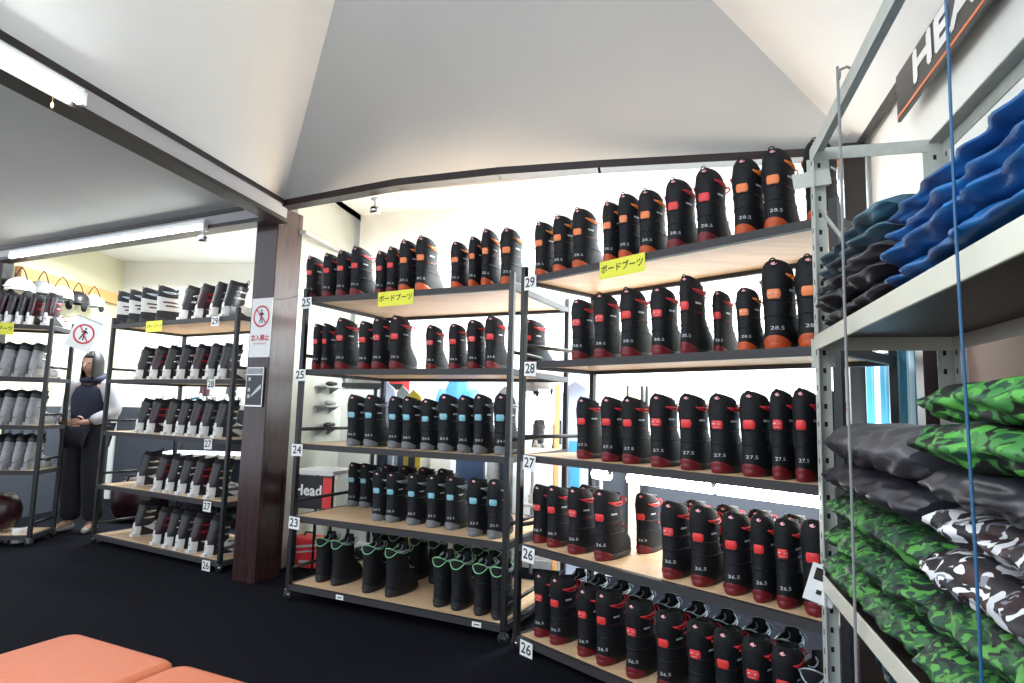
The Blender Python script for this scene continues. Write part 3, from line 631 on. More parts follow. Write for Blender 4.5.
# ---------------------------------------------------------------- no-entry signs
def noentry(mb, c, x, y, n, r, off=.003):
    """prohibition ring, slash and walking figure; materials 1 = red, 2 = black"""
    c, x, y, n = V(c)+V(n)*off, V(x), V(y), V(n)
    N = 36; ri = r*.84
    mb.add([c+(x*math.cos(2*math.pi*i/N)+y*math.sin(2*math.pi*i/N))*q_ for q_ in (r, ri) for i in range(N)], [(i, (i+1) % N, N+(i+1) % N, N+i) for i in range(N)], 1)
    d = (x*-.7071+y*.7071); e = (x*.7071+y*.7071)
    mb.add([c+n*.0006+d*ri*a_+e*r*.06*b_ for a_, b_ in ((-1, -1), (1, -1), (1, 1), (-1, 1))], [(0, 1, 2, 3)], 1)
    def poly(pts): mb.add([c+n*.0003+x*a_*r+y*b_*r for a_, b_ in pts], [tuple(range(len(pts)))], 2)
    poly([(.10*math.cos(t)-.02, .52+.11*math.sin(t)) for t in [2*math.pi*i/12 for i in range(12)]])
    poly([(-.14, .36), (-.12, -.05), (.12, -.05), (.16, .36)]); poly([(-.12, -.05), (-.24, -.62), (-.13, -.62), (.02, -.05)]); poly([(.0, -.05), (.10, -.62), (.21, -.62), (.12, -.05)])
    poly([(-.14, .36), (-.34, .08), (-.28, .04), (-.10, .26)]); poly([(.16, .36), (.34, .14), (.29, .08), (.12, .25)])
sx_ = px_*math.cos(R(-3))+V((0, 0, math.sin(R(-3)))); sy_ = V((0, 0, 1)); sn_ = -py_
sx_ = px_
p = PF+V((0, 0, 0)); g = atY(263.5, 328, p.y); c = PF+px_*((g-PF).dot(px_))-py_*.012; c.z = g.z
t = tag(build_card(c, sx_, sy_, sn_, .20, .42, M['label'], 'no_entry_sign', .003), 'white no-entry sign with red ring hung on the dark pillar', 'sign')
mb = MB(); noentry(mb, (0, .0, .08), sx_, sy_, sn_, .078); put_text(mb, '立入禁止', (0, 0, -.075), sx_, sy_, sn_, .045, 1, .003, .0015); put_text(mb, 'NO TRESPASSING', (0, 0, -.115), sx_, sy_, sn_, .016, 1, .003)
build(mb, 'lettering', [M['label'], M['redink'], M['ink']], t)
mb = MB(); q0 = c+sx_*.098+V((0, 0, .20)); q1 = r1.a+V((0, 0, 1.945))-r1.n*.018; mb.tube([q0+(q1-q0)*i/8+V((0, 0, -.02*math.sin(math.pi*i/8))) for i in range(9)], .0018, 5); tag(build(mb, 'cord', M['ink']), 'thin dark cord from the pillar sign to the boot rack post', 'cord')
g = atY(255.5, 387, PF.y); c = PF+px_*((g-PF).dot(px_))-py_*.008; c.z = g.z
t = thing('framed_poster', 'framed black goggle poster on the pillar below the no-entry sign', 'poster', c)
mb = MB(); mb.box((0, 0, 0), sx_*.165, sn_*.012, V((0, 0, .275))); build(mb, 'poster_frame', M['steel'], t, .002)
mb = MB(); mb.box(sn_*.0075+V((0, 0, -.022)), sx_*.15, sn_*.002, V((0, 0, .21))); mb.box(sn_*.0075+V((0, 0, .110)), sx_*.15, sn_*.002, V((0, 0, .045)), 1); build(mb, 'picture', [M['poster'], M['greyplastic']], t)
mb = MB()
for k, z in enumerate((.055, -.02, -.065)): mb.box(sn_*.009+sx_*-.045+V((0, 0, z)), sx_*.022, sn_*.001, V((0, 0, .024)))
mb.add([sn_*.0095+sx_*a_+V((0, 0, b_)) for a_, b_ in ((-.02, -.07), (.07, -.01), (.07, .02), (.04, .0), (-.02, -.055))], [(0, 1, 2, 3, 4)])
build(mb, 'picture_highlight', M['print'], t)
# second pillar sign, on the rack side at knee height
g = atY(283, 452, PS.y-.1); c = V((PS.x, PS.y, g.z))+px_*.010-py_*.09
# hanging sign between the two left racks
g = atY(84, 334, 5.17); x = V((.93, .1, -.34)).normalized(); n = V((.15, -1, 0)).normalized(); n = (n-x*n.dot(x)).normalized(); y = n.cross(x)
t = tag(build_card(g, x, y, n, .21, .27, M['label'], 'no_entry_sign', .003), 'tilted white no-entry sign hanging between the two left racks', 'sign')
mb = MB(); noentry(mb, (0, 0, 0), x, y, n, .085); build(mb, 'lettering', [M['label'], M['redink'], M['ink']], t)
mb = MB(); q1 = g+x*-.10+y*.13+n*.003; q2 = g+x*.10+y*.13+n*.003; e0 = r4.b+V((0, 0, 1.88))-r4.n*.017; e1 = r3.a+V((0, 0, 1.86))-r3.n*.02
mb.tube([e0, q1, q2, e1], .002, 5); tag(build(mb, 'cord', M['ink']), 'thin cord carrying the tilted no-entry sign', 'cord')
# ---------------------------------------------------------------- grey steel clothes rack at right
F0 = V((.862, 1.75, 0)); DEP = .34; LEN = 1.90
def RP(s_, d_, z): return F0+ra*s_+rn*d_+V((0, 0, z))
t = thing('steel_shelf_rack', 'grey perforated steel rack holding folded snow wear at right', 'rack', F0)
I = V(F0)
for s_, d_ in ((0, 0), (0, DEP), (LEN, 0), (LEN, DEP)):
    mb = MB(); c = ra*s_+rn*d_; i1 = ra*(1 if s_ == 0 else -1); i2 = rn*(1 if d_ == 0 else -1)
    mb.box(c+i2*.019+V((0, 0, 1.0)), ra*.003, rn*.040, (0, 0, 2.0)); mb.box(c+i1*.019+V((0, 0, 1.0)), rn*.003, ra*.040, (0, 0, 2.0))
    for z in [.05+.05*i for i in range(39)]:
        mb.box(c+i2*.022+V((0, 0, z)), rn*.008, ra*.0042, (0, 0, .014), 1); mb.box(c+i1*.022+V((0, 0, z)), ra*.008, rn*.0042, (0, 0, .014), 1)
    build(mb, 'post', [M['galv'], M['hole']], t)
for z in (1.45, .80, .16):
    mb = MB(); mb.box(ra*LEN/2+rn*DEP/2+V((0, 0, z-.003)), ra*LEN, rn*DEP, (0, 0, .006))
    for d_ in (0, DEP): mb.box(ra*LEN/2+rn*d_+V((0, 0, z-.022)), ra*LEN, rn*.006, (0, 0, .042))
    for s_ in (0, LEN): mb.box(ra*s_+rn*DEP/2+V((0, 0, z-.022)), ra*.006, rn*DEP, (0, 0, .042))
    for i_ in range(6): mb.m[i_] = 1
    build(mb, 'shelf_board', [M['cream'], M['darkbrown']], t, .002)
mb = MB(); 
for d_ in (0, DEP): mb.box(ra*LEN/2+rn*d_+V((0, 0, 1.975)), ra*LEN, rn*.004, (0, 0, .040)); mb.box(ra*LEN/2+rn*(d_+(.018 if d_ == 0 else -.018))+V((0, 0, 1.995)), ra*LEN, rn*.036, (0, 0, .004))
for s_ in (0, LEN): mb.box(ra*s_+rn*DEP/2+V((0, 0, 1.985)), ra*.004, rn*DEP, (0, 0, .036))
build(mb, 'top_frame', M['galv'], t)
for s_, d_, z in ((0, 0, 1.93), (0, DEP, 1.93), (0, 0, 1.40), (0, DEP, .75), (0, 0, .75)):
    mb = MB(); c = ra*s_+rn*(d_+(.02 if d_ == 0 else -.02))+V((0, 0, z)); mb.box(c-ra*.003, rn*.06, ra*.004, (0, 0, .08))
    for zz in (-.02, .02): mb.cyl(c-ra*.004+V((0, 0, zz)), c-ra*.012+V((0, 0, zz)), .006, 6)
    build(mb, 'corner_bracket', M['galv'], t)
mb = MB(); a = rn*.02+V((0, 0, 1.86)); b = rn*DEP+V((0, 0, 1.66)); mb.tube([rn*.02+V((0, 0, 1.82)), rn*.15+V((0, 0, 1.62))], .006, 6); build(mb, 'brace', M['galv'], t)
# paper and cards taped to the rack
def free_card(name, px, py, s_, w, h, m, label, tilt, printed=False):
    n = (-rn*.45-ra*0+V((0, -1, 0))*.6).normalized(); n = V((-.25, -.97, 0)).normalized()
    c = RP(s_, -.012, 0); g = V((c.x, c.y-.03, proj_z(c, py))); x, y, nn = frame_of(V((.97, -.25, 0)))
    x2 = x*math.cos(tilt)+y*math.sin(tilt); y2 = y*math.cos(tilt)-x*math.sin(tilt)
    o = tag(build_card(g, x2, y2, nn, w, h, m, name, .002), label, 'paper')
    if printed:
        mb = MB(); mb.box(nn*.0014+y2*h*.24-x2*w*.1, x2*w*.5, y2*h*.32, nn*.0005); mb.box(nn*.0014-y2*h*.22-x2*w*.05, x2*w*.18, y2*h*.12, nn*.0005); build(mb, 'print', M['poster'], o)
def proj_z(c, py):
    lo, hi = 0, 3
    for _ in range(40):
        m_ = (lo+hi)/2
        if proj((c.x, c.y, m_))[1] > py: lo = m_
        else: hi = m_
    return lo
free_card('paper_card', 812, 183, 0, .10, .045, mat('pale_card', (.55, .55, .50), .8), 'pale card taped high on the front post of the steel rack', .12)
free_card('price_card', 842, 582, 0, .075, .10, M['label'], 'white card with dark print on the steel rack post below the middle shelf', -.30, True)
# cords hanging down the front of the rack
def vcord(px, m, label, r, d_=-.02):
    lo, hi = 0, 1.7
    for _ in range(40):
        m_ = (lo+hi)/2
        if proj(RP(m_, d_, 1.2))[0] < px: lo = m_
        else: hi = m_
    s_ = lo; mb = MB(); N = 14
    mb.tube([RP(s_+.004*math.sin(i*1.1), d_, 2.02-1.92*i/N) for i in range(N+1)], r, 6); mb.tube([RP(s_, d_, 2.01), RP(s_, .0, 2.018), RP(s_, .02, 2.004)], r, 6)
    mb.tube([RP(s_+.012*math.cos(a_), d_+.002, 2.0+.012*math.sin(a_)) for a_ in [2*math.pi*i/8 for i in range(8)]], r*.8, 5, closed=True)
    tag(build(mb, 'cord', m), label, 'cord')
vcord(849, M['greycord'], 'thin grey cord hanging down the front near the corner post', .0035)
vcord(968, M['bluecord'], 'blue cord hanging down the front of the folded snow wear', .0022)
# ---------------------------------------------------------------- folded garments
def garment(name, label, cat, s0, s1, d0, d1, z0, h, m, seed, group=None, folds=2, lump=.012):
    """folded garment: soft slab with rolled edges and sagging folds"""
    L_, W_ = (s1-s0), (d1-d0); NU, NV = 44, 26; c0 = RP((s0+s1)/2, (d0+d1)/2, z0)
    mb = MB(); P = []
    # profile loop around the slab cross-section (front roll, top, back roll, bottom), swept along its length
    NP = 44
    for i in range(NU+1):
        u = -1+2*i/NU; taper = (1-abs(u)**9)**.5 if abs(u) < 1 else 0
        ring = []
        for j in range(NP):
            a_ = 2*math.pi*j/NP; ca, sa = math.cos(a_), math.sin(a_)
            yy = math.copysign(abs(ca)**.55, ca); zz = math.copysign(abs(sa)**.75, sa)
            hh = h/2*(.55+.45*taper); ww = W_/2*(.88+.12*taper)
            q_ = V((u*L_/2, yy*ww, zz*hh+h/2))
            nn = noise.noise(V((q_.x*7+seed*3.1, q_.y*7, q_.z*9+seed)))*lump+noise.noise(V((q_.x*19+seed, q_.y*19, q_.z*40+seed*2)))*lump*.55
            crease = -abs(math.sin((zz*.5+.5)*math.pi*folds+.6*math.sin(q_.x*9+seed)))**8*.0*h
            g_ = math.cos(zz*math.pi*folds+.5*math.sin(q_.x*8+seed))*.006*(abs(ca)**2)
            rip = .005*math.sin(q_.x*60+6*math.sin(q_.z*40+seed)+4*noise.noise(q_*6))*(.4+.6*abs(ca))
            q_ += V((0, (nn+g_+rip)*ca*1.2, nn*sa+rip*.5*sa)); q_.z = max(.0005, q_.z)
            ring.append(q_)
        P.append(ring)
    mb.grid(P, 0, True); mb.add(P[0], [tuple(range(NP))[::-1]], 0, True); mb.add(P[-1], [tuple(range(NP))], 0, True)
    o = build(mb, name, m); o.matrix_world = Matrix.Translation(c0) @ Matrix(((ra.x, rn.x, 0, 0), (ra.y, rn.y, 0, 0), (0, 0, 1, 0), (0, 0, 0, 1)))
    # local x = ra (towards camera) is left-handed with rn; flip normals so that they point outward
    o.data.flip_normals()
    return tag(o, label, cat, group)
POS = ['bottom', 'second', 'third', 'fourth', 'fifth', 'topmost']
def stack(base, s0, s1, layers, where, d0=.0, d1=.34, group=None):
    z = base
    for i, (h, m, nm, desc) in enumerate(layers):
        j = random.uniform(-.012, .012)
        pos = 'topmost' if i == len(layers)-1 else ('bottom' if i == 0 else POS[i]+' from bottom')
        garment(nm, '%s, %s of the stack %s' % (desc, pos.replace(' from bottom', ' up'), where), 'clothing', s0+j, s1+j, d0+random.uniform(-.012, .008), d1, z, h, M[m], s0*10+i*1.7+base, group)
        z += h*.97
stack(1.451, .05, .60, [(.046, 'darkcloth', 'snow_jacket', 'folded charcoal snow jacket'), (.044, 'darkcloth', 'snow_jacket', 'folded charcoal snow jacket'), (.042, 'greysheen', 'snow_jacket', 'folded satin jacket'), (.042, 'teal', 'snow_jacket', 'folded teal-sheen jacket'), (.038, 'teal', 'snow_jacket', 'folded teal-sheen jacket')], 'by the post, top shelf', group='dark jackets on the top shelf')
stack(1.451, .63, 1.22, [(.042, 'blue', 'snow_jacket', 'folded bright blue jacket'), (.040, 'blue', 'snow_jacket', 'folded bright blue jacket'), (.038, 'blue', 'snow_jacket', 'folded bright blue jacket'), (.034, 'blue', 'snow_jacket', 'folded bright blue jacket')], 'on the top shelf', group='blue jackets on the top shelf')
stack(.801, .05, .70, [(.080, 'greencamo', 'snow_trousers', 'green camouflage trousers'), (.078, 'greencamo', 'snow_trousers', 'green camouflage trousers'), (.076, 'greencamo', 'snow_trousers', 'green camouflage trousers'), (.078, 'darkcloth', 'snow_trousers', 'black snow trousers'), (.10, 'greysheen', 'snow_jacket', 'grey satin jacket')], 'by the post, middle shelf', group='snow wear on the middle shelf beside the post')
stack(.801, .73, 1.34, [(.084, 'greencamo', 'snow_trousers', 'green camouflage trousers'), (.082, 'greencamo', 'snow_trousers', 'green camouflage trousers'), (.066, 'bwcamo', 'snow_jacket', 'black-and-white patterned jacket'), (.066, 'bwcamo', 'snow_jacket', 'black-and-white patterned jacket'), (.062, 'darkcloth', 'snow_trousers', 'black snow trousers'), (.066, 'limecamo', 'snow_jacket', 'lime camouflage jacket'), (.066, 'limecamo', 'snow_jacket', 'lime camouflage jacket')], 'at the right, middle shelf', group='snow wear on the middle shelf at the right')
stack(.161, .08, .66, [(.075, 'bluecamo', 'snow_jacket', 'blue patterned jacket'), (.07, 'bluecamo', 'snow_jacket', 'blue patterned jacket'), (.07, 'blue', 'snow_jacket', 'plain blue jacket'), (.07, 'bluecamo', 'snow_jacket', 'blue patterned jacket')], 'on the lowest shelf')
# ---------------------------------------------------------------- right wall: sign, curtain, panel, window post
def WP(k, off=.0):     # wall point k metres from the far corner toward the camera, off in front of the wall
    return V((B.x, B.y, 0))+ra*k-rn*off
WN = V((B.x, B.y, 0)).dot(rn)
def wall_k(px):        # distance from the corner at which pixel column px meets the right wall
    lo, hi = 0, 3.0
    for _ in range(40):
        m_ = (lo+hi)/2
        if proj(WP(m_, .02)+V((0, 0, 1.5)))[0] < px: lo = m_
        else: hi = m_
    return lo
def sign_k(px, py):
    d = ray(px, py); wn = WN-.05; tt = wn/d.dot(rn); return V((0, 0, CH))+d*tt
a = sign_k(898, 123); b = sign_k(891, 85); c0 = sign_k(993, 0)
hgt = abs(b.z-a.z)*.98; ln = 1.1
zc = (a.z+b.z)/2; k0 = (a-V((B.x, B.y, 0))).dot(ra)
cc = WP(k0+ln/2, .045)+V((0, 0, zc))
t = thing('brand_sign', 'black HEAD sign with orange line high on the white wall', 'sign', cc)
mb = MB(); mb.box((0, 0, 0), ra*ln, rn*.012, (0, 0, hgt)); build(mb, 'sign_board', M['poster'], t)
mb = MB(); put_text(mb, 'HEAD', (0, 0, hgt*.10), ra, V((0, 0, 1)), -rn, hgt*.86, 0, .0075, .009, 1.7); build(mb, 'lettering', M['label'], t)
mb = MB(); mb.box(-rn*.0066+V((0, 0, -hgt/2+.018)), ra*(ln-.01), rn*.002, (0, 0, .010)); build(mb, 'orange_line', M['orangepatch'], t)
# curtain with real folds
kc0, kc1 = wall_k(862), wall_k(925)+.02
t = thing('curtain', 'blue and pale striped curtain on the right wall', 'curtain', (0, 0, 0))
mb = MB(); N = 150; top, bot = 1.50, .12; cols = []
for j in range(9):
    z = bot+(top-bot)*j/8; cols.append([WP(kc0+(kc1-kc0)*i/N, .046+.013*math.sin(i/N*math.pi*2*9+.15*j)*(1.1-.3*j/8))+V((0, 0, z)) for i in range(N+1)])
vs = [p for r_ in cols for p in r_]
for j in range(8):
    for i in range(N):
        ph = (i/N*13) % 1
        mb.m.append(1 if ph > .62 else 0); mb.sm.append(True); mb.f.append((j*(N+1)+i, j*(N+1)+i+1, (j+1)*(N+1)+i+1, (j+1)*(N+1)+i))
mb.v = [tuple(v) for v in vs]
cu_ = build(mb, 'curtain_cloth', [M['curtain_blue'], M['curtain_pale']], t); so = cu_.modifiers.new('solid', 'SOLIDIFY'); so.thickness = .003
mb = MB(); mb.cyl(WP(kc0-.05, .06)+V((0, 0, top+.01)), WP(kc1+.05, .06)+V((0, 0, top+.01)), .008, 8); build(mb, 'curtain_rail', M['lamp_body'], t)
mb = MB(); k1 = wall_k(934); mb.box(WP(k1, .04)+V((0, 0, .8)), ra*.075, rn*.06, (0, 0, 1.6)); struct(mb, 'trim_10', M['darkbrown'])
mb = MB(); mb.box(WP(k1+.75, .015)+V((0, 0, 1.0)), ra*1.35, rn*.012, (0, 0, .95)); struct(mb, 'trim_11', M['board_brown'])
mb = MB(); k2 = wall_k(965); mb.box(WP(k2, .03)+V((0, 0, .8)), ra*.03, rn*.02, (0, 0, 1.5)); struct(mb, 'trim_12', M['greige'])
# ---------------------------------------------------------------- foreground bench
bc = atz(75, 630, .40); e1 = (V((-.71, 1.84, .4))-V((bc.x, bc.y, .4))); 
g = atz(250, 680, .40); e1 = (V((g.x, g.y, 0))-V((bc.x, bc.y, 0))).normalized(); g2 = atz(0, 654, .40); e2 = (V((g2.x, g2.y, 0))-V((bc.x, bc.y, 0))); e2 = V((e1.y, -e1.x, 0)) if e2.dot(V((e1.y, -e1.x, 0))) > 0 else V((-e1.y, e1.x, 0))
gs = atz(180, 661, .40); m1 = (V((gs.x, gs.y, 0))-V((bc.x, bc.y, 0))).length
t = thing('bench', 'low orange vinyl bench in the foreground corner', 'bench', (bc.x, bc.y, 0))
def cushion(u0, u1, v0, v1, z0, z1, nm):
    me_pts = []; mb = MB(); r_ = .025; P = []; NA = 6
    def ring(z, inset):
        pts = []; cr_ = max(.002, .05-inset*.4)
        for cx, cy, a0 in ((u1-inset-cr_, v1-inset-cr_, 0), (u0+inset+cr_, v1-inset-cr_, 90), (u0+inset+cr_, v0+inset+cr_, 180), (u1-inset-cr_, v0+inset+cr_, 270)):
            for i in range(NA+1):
                a_ = R(a0+90*i/NA); pts.append(e1*(cx+cr_*math.cos(a_))+e2*(cy+cr_*math.sin(a_))+V((0, 0, z)))
        return pts
    for z, ins in ((z0, .012), (z0+.012, 0), (z1-r_, 0), (z1-r_*.5, .004), (z1-r_*.13, .013), (z1, .028)): P.append(ring(z, ins))
    fl = e1.cross(e2).z < 0
    mb.grid(P, 0, True, flip=fl); mb.add(P[-1], [tuple(range(len(P[-1])))[::(-1 if fl else 1)]], 0, True); mb.add(P[0], [tuple(range(len(P[0])))]); return build(mb, nm, M['bench'], t)
cushion(0, m1-.004, 0, .62, .10, .40, 'seat_cushion'); cushion(m1+.004, m1*2+.1, 0, .62, .10, .40, 'seat_cushion')
for u in (.08, m1, m1*2):
    for v in (.08, .54):
        mb = MB(); mb.cyl(e1*u+e2*v, e1*u+e2*v+V((0, 0, .102)), .022, 10); build(mb, 'leg', M['frame'], t)
# ---------------------------------------------------------------- person between the left racks
def skin(name, verts, edges, radii, m, parent, root=0, sub=2):
    me = bpy.data.meshes.new(name); me.from_pydata([tuple(v) for v in verts], edges, []); me.materials.append(m)
    o = link(name, me, parent); sk = o.modifiers.new('skin', 'SKIN'); sk.use_smooth_shade = True
    for i, r_ in enumerate(radii):
        sv = me.skin_vertices[0].data[i]; sv.radius = (r_, r_) if not isinstance(r_, tuple) else r_; sv.use_root = (i == root)
    sb = o.modifiers.new('sub', 'SUBSURF'); sb.levels = sub; sb.render_levels = sub
    return o
per = thing('person', 'person with black bob, white-sleeved navy top and dark trousers standing between racks', 'person', (-3.93, 5.84, 0), R(-8))
HT = 1.03
J = dict(pel=(0, 0, .88), wai=(0, .0, 1.02), che=(0, .01, 1.20), nec=(0, .01, 1.36), hb=(.0, -.005, 1.44), ht=(.0, -.01, 1.54),
         sl=(-.165, .01, 1.30), el=(-.225, .03, 1.06), wl=(-.12, -.16, .985), hl=(-.03, -.20, .975), sr=(.165, .01, 1.30), er=(.235, .03, 1.06), wr=(.13, -.15, .97), hr=(.05, -.20, .965),
         hpl=(-.085, 0, .86), knl=(-.095, -.02, .47), anl=(-.10, .02, .08), hpr=(.085, 0, .86), knr=(.10, -.01, .47), anr=(.115, .04, .08), tl=(-.12, -.12, .035), tr=(.15, -.09, .035))
ks = list(J); ix = {k: i for i, k in enumerate(ks)}
rad = dict(pel=(.13, .09), wai=(.11, .08), che=(.115, .075), nec=(.052, .052), hb=(.068, .080), ht=(.072, .085), sl=.050, el=.046, wl=.028, hl=.022, sr=.050, er=.046, wr=.028, hr=.022, hpl=.095, knl=.064, anl=.042, hpr=.095, knr=.064, anr=.042, tl=.03, tr=.03)
ed = [('pel', 'wai'), ('wai', 'che'), ('che', 'nec'), ('nec', 'hb'), ('hb', 'ht'), ('che', 'sl'), ('sl', 'el'), ('el', 'wl'), ('wl', 'hl'), ('che', 'sr'), ('sr', 'er'), ('er', 'wr'), ('wr', 'hr'), ('pel', 'hpl'), ('hpl', 'knl'), ('knl', 'anl'), ('anl', 'tl'), ('pel', 'hpr'), ('hpr', 'knr'), ('knr', 'anr'), ('anr', 'tr')]
body = skin('body', [V(J[k])*HT for k in ks], [(ix[a], ix[b]) for a, b in ed], [rad[k] for k in ks], M['skin'], per)
def limb(name, pts, rs, m, sub=2): return skin(name, [V(p)*HT for p in pts], [(i, i+1) for i in range(len(pts)-1)], rs, m, per, 0, sub)
# vest / top
skin('navy_top', [V(p)*HT for p in [(0, 0, .84), (0, 0, 1.0), (0, .01, 1.19), (0, .01, 1.375), (-.12, .01, 1.30), (.12, .01, 1.30)]], [(0, 1), (1, 2), (2, 3), (2, 4), (2, 5)], [(.170, .125), (.152, .112), (.175, .122), (.085, .085), .082, .082], M['navy'], per)
for s_, (a, b, c) in ((-1, ('sl', 'el', 'wl')), (1, ('sr', 'er', 'wr'))):
    limb('sleeve', [V(J[a])+V((-s_*.055, 0, .025)), J[a], (V(J[a])+V(J[b]))/2, J[b], (V(J[b])*.35+V(J[c])*.65), V(J[b])*.08+V(J[c])*.92], [.070, .084, .084, .076, .058, .046], M['jacket'])
    limb('cuff_band', [V(J[b])*.10+V(J[c])*.90, V(J[b])*.02+V(J[c])*.98], [.042, .040], M['navy'], 1)
    # hand: palm already in the body; five fingers curling over each other
    h0 = V(J['hl' if s_ < 0 else 'hr']); w0 = V(J[c]); dr = (h0-w0).normalized(); sd = V((0, 0, 1))
    fv, fe, fr = [], [], []
    for k_ in range(4):
        base = w0+dr*.075+sd*(.026-.018*k_); l_ = (.065, .072, .068, .054)[k_]; b_ = len(fv)
        fv += [base-dr*.02, base+dr*l_*.45+V((0, -.008, 0)), base+dr*l_*.8+V((0, .006, -.004)), base+dr*l_+V((0, .02, -.006))]; fe += [(b_, b_+1), (b_+1, b_+2), (b_+2, b_+3)]; fr += [.010, .009, .0085, .0075]
    for k_ in range(4):
        skin('finger', [p*HT for p in fv[4*k_:4*k_+4]], [(0, 1), (1, 2), (2, 3)], fr[4*k_:4*k_+4], M['skin'], body)
    th = w0+dr*.03+sd*.028; skin('thumb', [p*HT for p in (th-sd*.012, th+sd*.022+dr*.018+V((0, -.008, 0)), th+sd*.026+dr*.045+V((0, -.01, 0)))], [(0, 1), (1, 2)], [.012, .010, .008], M['skin'], body)
skin('trousers', [V(J[k])*HT for k in ('pel', 'hpl', 'knl', 'anl', 'hpr', 'knr', 'anr')], [(0, 1), (1, 2), (2, 3), (0, 4), (4, 5), (5, 6)], [(.155, .12), .118, .095, .088, .118, .095, .088], M['trousers'], per)
for s_, k_ in ((-1, 'anl'), (1, 'anr')):
    a_ = V(J[k_]); d_ = V((-.025*1, -.14, 0)) if s_ < 0 else V((.03, -.13, 0))
    limb('shoe', [(a_.x, a_.y+.035, .04), (a_.x, a_.y, .045), (a_.x+d_.x*.6, a_.y+d_.y*.6, .036), (a_.x+d_.x*1.15, a_.y+d_.y*1.15, .030)], [.036, .042, .038, .028], M['shoe'])
mb = MB(); n = 20; mb.tube([V((.088*math.cos(2*math.pi*i/n), .012+.070*math.sin(2*math.pi*i/n), 1.362-.022*math.sin(2*math.pi*i/n+math.pi)))*HT for i in range(n)], [.030*(1.3 if n*.1 < i < n*.4 else 1) for i in range(n)], 10, closed=True); build(mb, 'hood', M['navy'], per)
# hem stripes of the jacket
for z in (.865, .885):
    mb = MB(); n = 28; mb.tube([V((.168*math.cos(2*math.pi*i/n), .124*math.sin(2*math.pi*i/n), z))*HT for i in range(n)], .004, 5, closed=True); build(mb, 'hem_stripe', M['jacket'], per)
# head: face, hair
hd = V((0, -.012, 1.49))*HT
mb = MB(); n = 14; P = []
for j in range(n+1):
    ph = -math.pi/2+math.pi*j/n; row = []
    for i in range(24):
        th = 2*math.pi*i/24; x_, y_, z_ = math.cos(ph)*math.cos(th), math.cos(ph)*math.sin(th), math.sin(ph)
        jaw = 1-.22*max(0, -z_)**1.3; row.append(hd+V((x_*.073*jaw, y_*.088*(1-.06*max(0, -z_))-.010*max(0, -z_), z_*.112)))
    P.append(row)
mb.grid(P, 0, True); mb.tube([hd+V((0, -.083, .012)), hd+V((0, -.096, -.012)), hd+V((0, -.104, -.026)), hd+V((0, -.088, -.034))], [.006, .010, .013, .006], 8)
head = build(mb, 'head', M['skin'], body)
mb = MB()
for s_ in (-1, 1): mb.ell(hd+V((s_*.029, -.076, .006)), .013, .008, .006, 6)
build(mb, 'eyes', M['hair'], head)
mb = MB(); mb.tube([hd+V((-.022, -.079, -.056)), hd+V((0, -.087, -.058)), hd+V((.022, -.079, -.056))], [.003, .006, .003], 6); build(mb, 'mouth', mat('lip', (.30, .08, .08), .5), head)
mb = MB(); P = []
for j in range(15):
    v = j/14; row = []
    for i in range(25):
        a_ = R(-50+280*i/24)         # open at the face (270 deg)
        if v < .5: ph = math.pi/2*(1-v*2); rx, zz = math.cos(ph), .118*math.sin(ph)
        else: rx, zz = 1.0+.10*(v-.5), -(v-.5)*2*.150
        row.append(hd+V((.084*rx*math.cos(a_), .100*rx*math.sin(a_)*(1.0 if math.sin(a_) > 0 else .95)+.004, zz+.010)))
    P.append(row)
mb.grid(P); h_ = build(mb, 'hair', M['hair'], per); so = h_.modifiers.new('solid', 'SOLIDIFY'); so.thickness = .014; so.offset = 1
mb = MB(); P = []
for j in range(5):
    ph = R(80-52*j/4); P.append([hd+V((.080*math.cos(ph)*math.cos(R(225+90*i/8)), .094*math.cos(ph)*math.sin(R(225+90*i/8)), .118*math.sin(ph)+.006)) for i in range(9)])
mb.grid(P); f_ = build(mb, 'fringe', M['hair'], h_); so = f_.modifiers.new('solid', 'SOLIDIFY'); so.thickness = .010; so.offset = 1
# ---------------------------------------------------------------- helmets hanging under the orange timber
mb = MB(); mb.tube([(-4.76, 5.95, 2.345), (-4.76, 6.6, 2.335), (-4.76, 7.6, 2.345)], .004, 6); tag(build(mb, 'hanging_wire', M['ink']), 'dark wire under the orange timber carrying helmets', 'wire')
def helmet(px, py, Y, m, label, s=1.0, hang=True):
    p = atY(px, py, Y)
    if hang:
        d_ = ray(px, py); p = V((0, 0, CH))+d_*(-4.76/d_.x)
    t = thing('helmet', label, 'helmet', p, R(random.uniform(-30, 40)), 'helmets hanging under the orange timber' if hang else 'helmets on the white shelf'); t.scale = (s, s, s)
    mb = MB(); mb.ell((0, 0, 0), .115, .135, .115, 10, 0, -.25, 1); mb.ell((0, 0, 0), .108, .128, .108, 10, 0, -.25, 1)
    mb.tube([(.115*math.cos(2*math.pi*i/24)*.97, .135*.97*math.sin(2*math.pi*i/24), -.028) for i in range(24)], .007, 6, closed=True)
    mb.tube([(-.05, -.135, .0), (0, -.155, -.004), (.05, -.135, .0)], [.006, .012, .006], 6)
    sh = build(mb, 'helmet_shell', m, t)
    for s_ in (-1, 1): mb = MB(); mb.ell((s_*.105, 0, -.055), .016, .045, .045, 8); build(mb, 'ear_pad', M['liner'], t)
    mb = MB()
    if hang: mb.tube([(-.105, 0, -.05), (-.09, 0, .06), (-.04, 0, .17), (0, 0, .215), (.04, 0, .17), (.09, 0, .06), (.105, 0, -.05)], .006, 6)
    else: mb.tube([(-.105, 0, -.05), (-.06, 0, -.085), (0, 0, -.09), (.06, 0, -.085), (.105, 0, -.05)], .005, 6)
    build(mb, 'chin_strap', M['charcoal'], t)
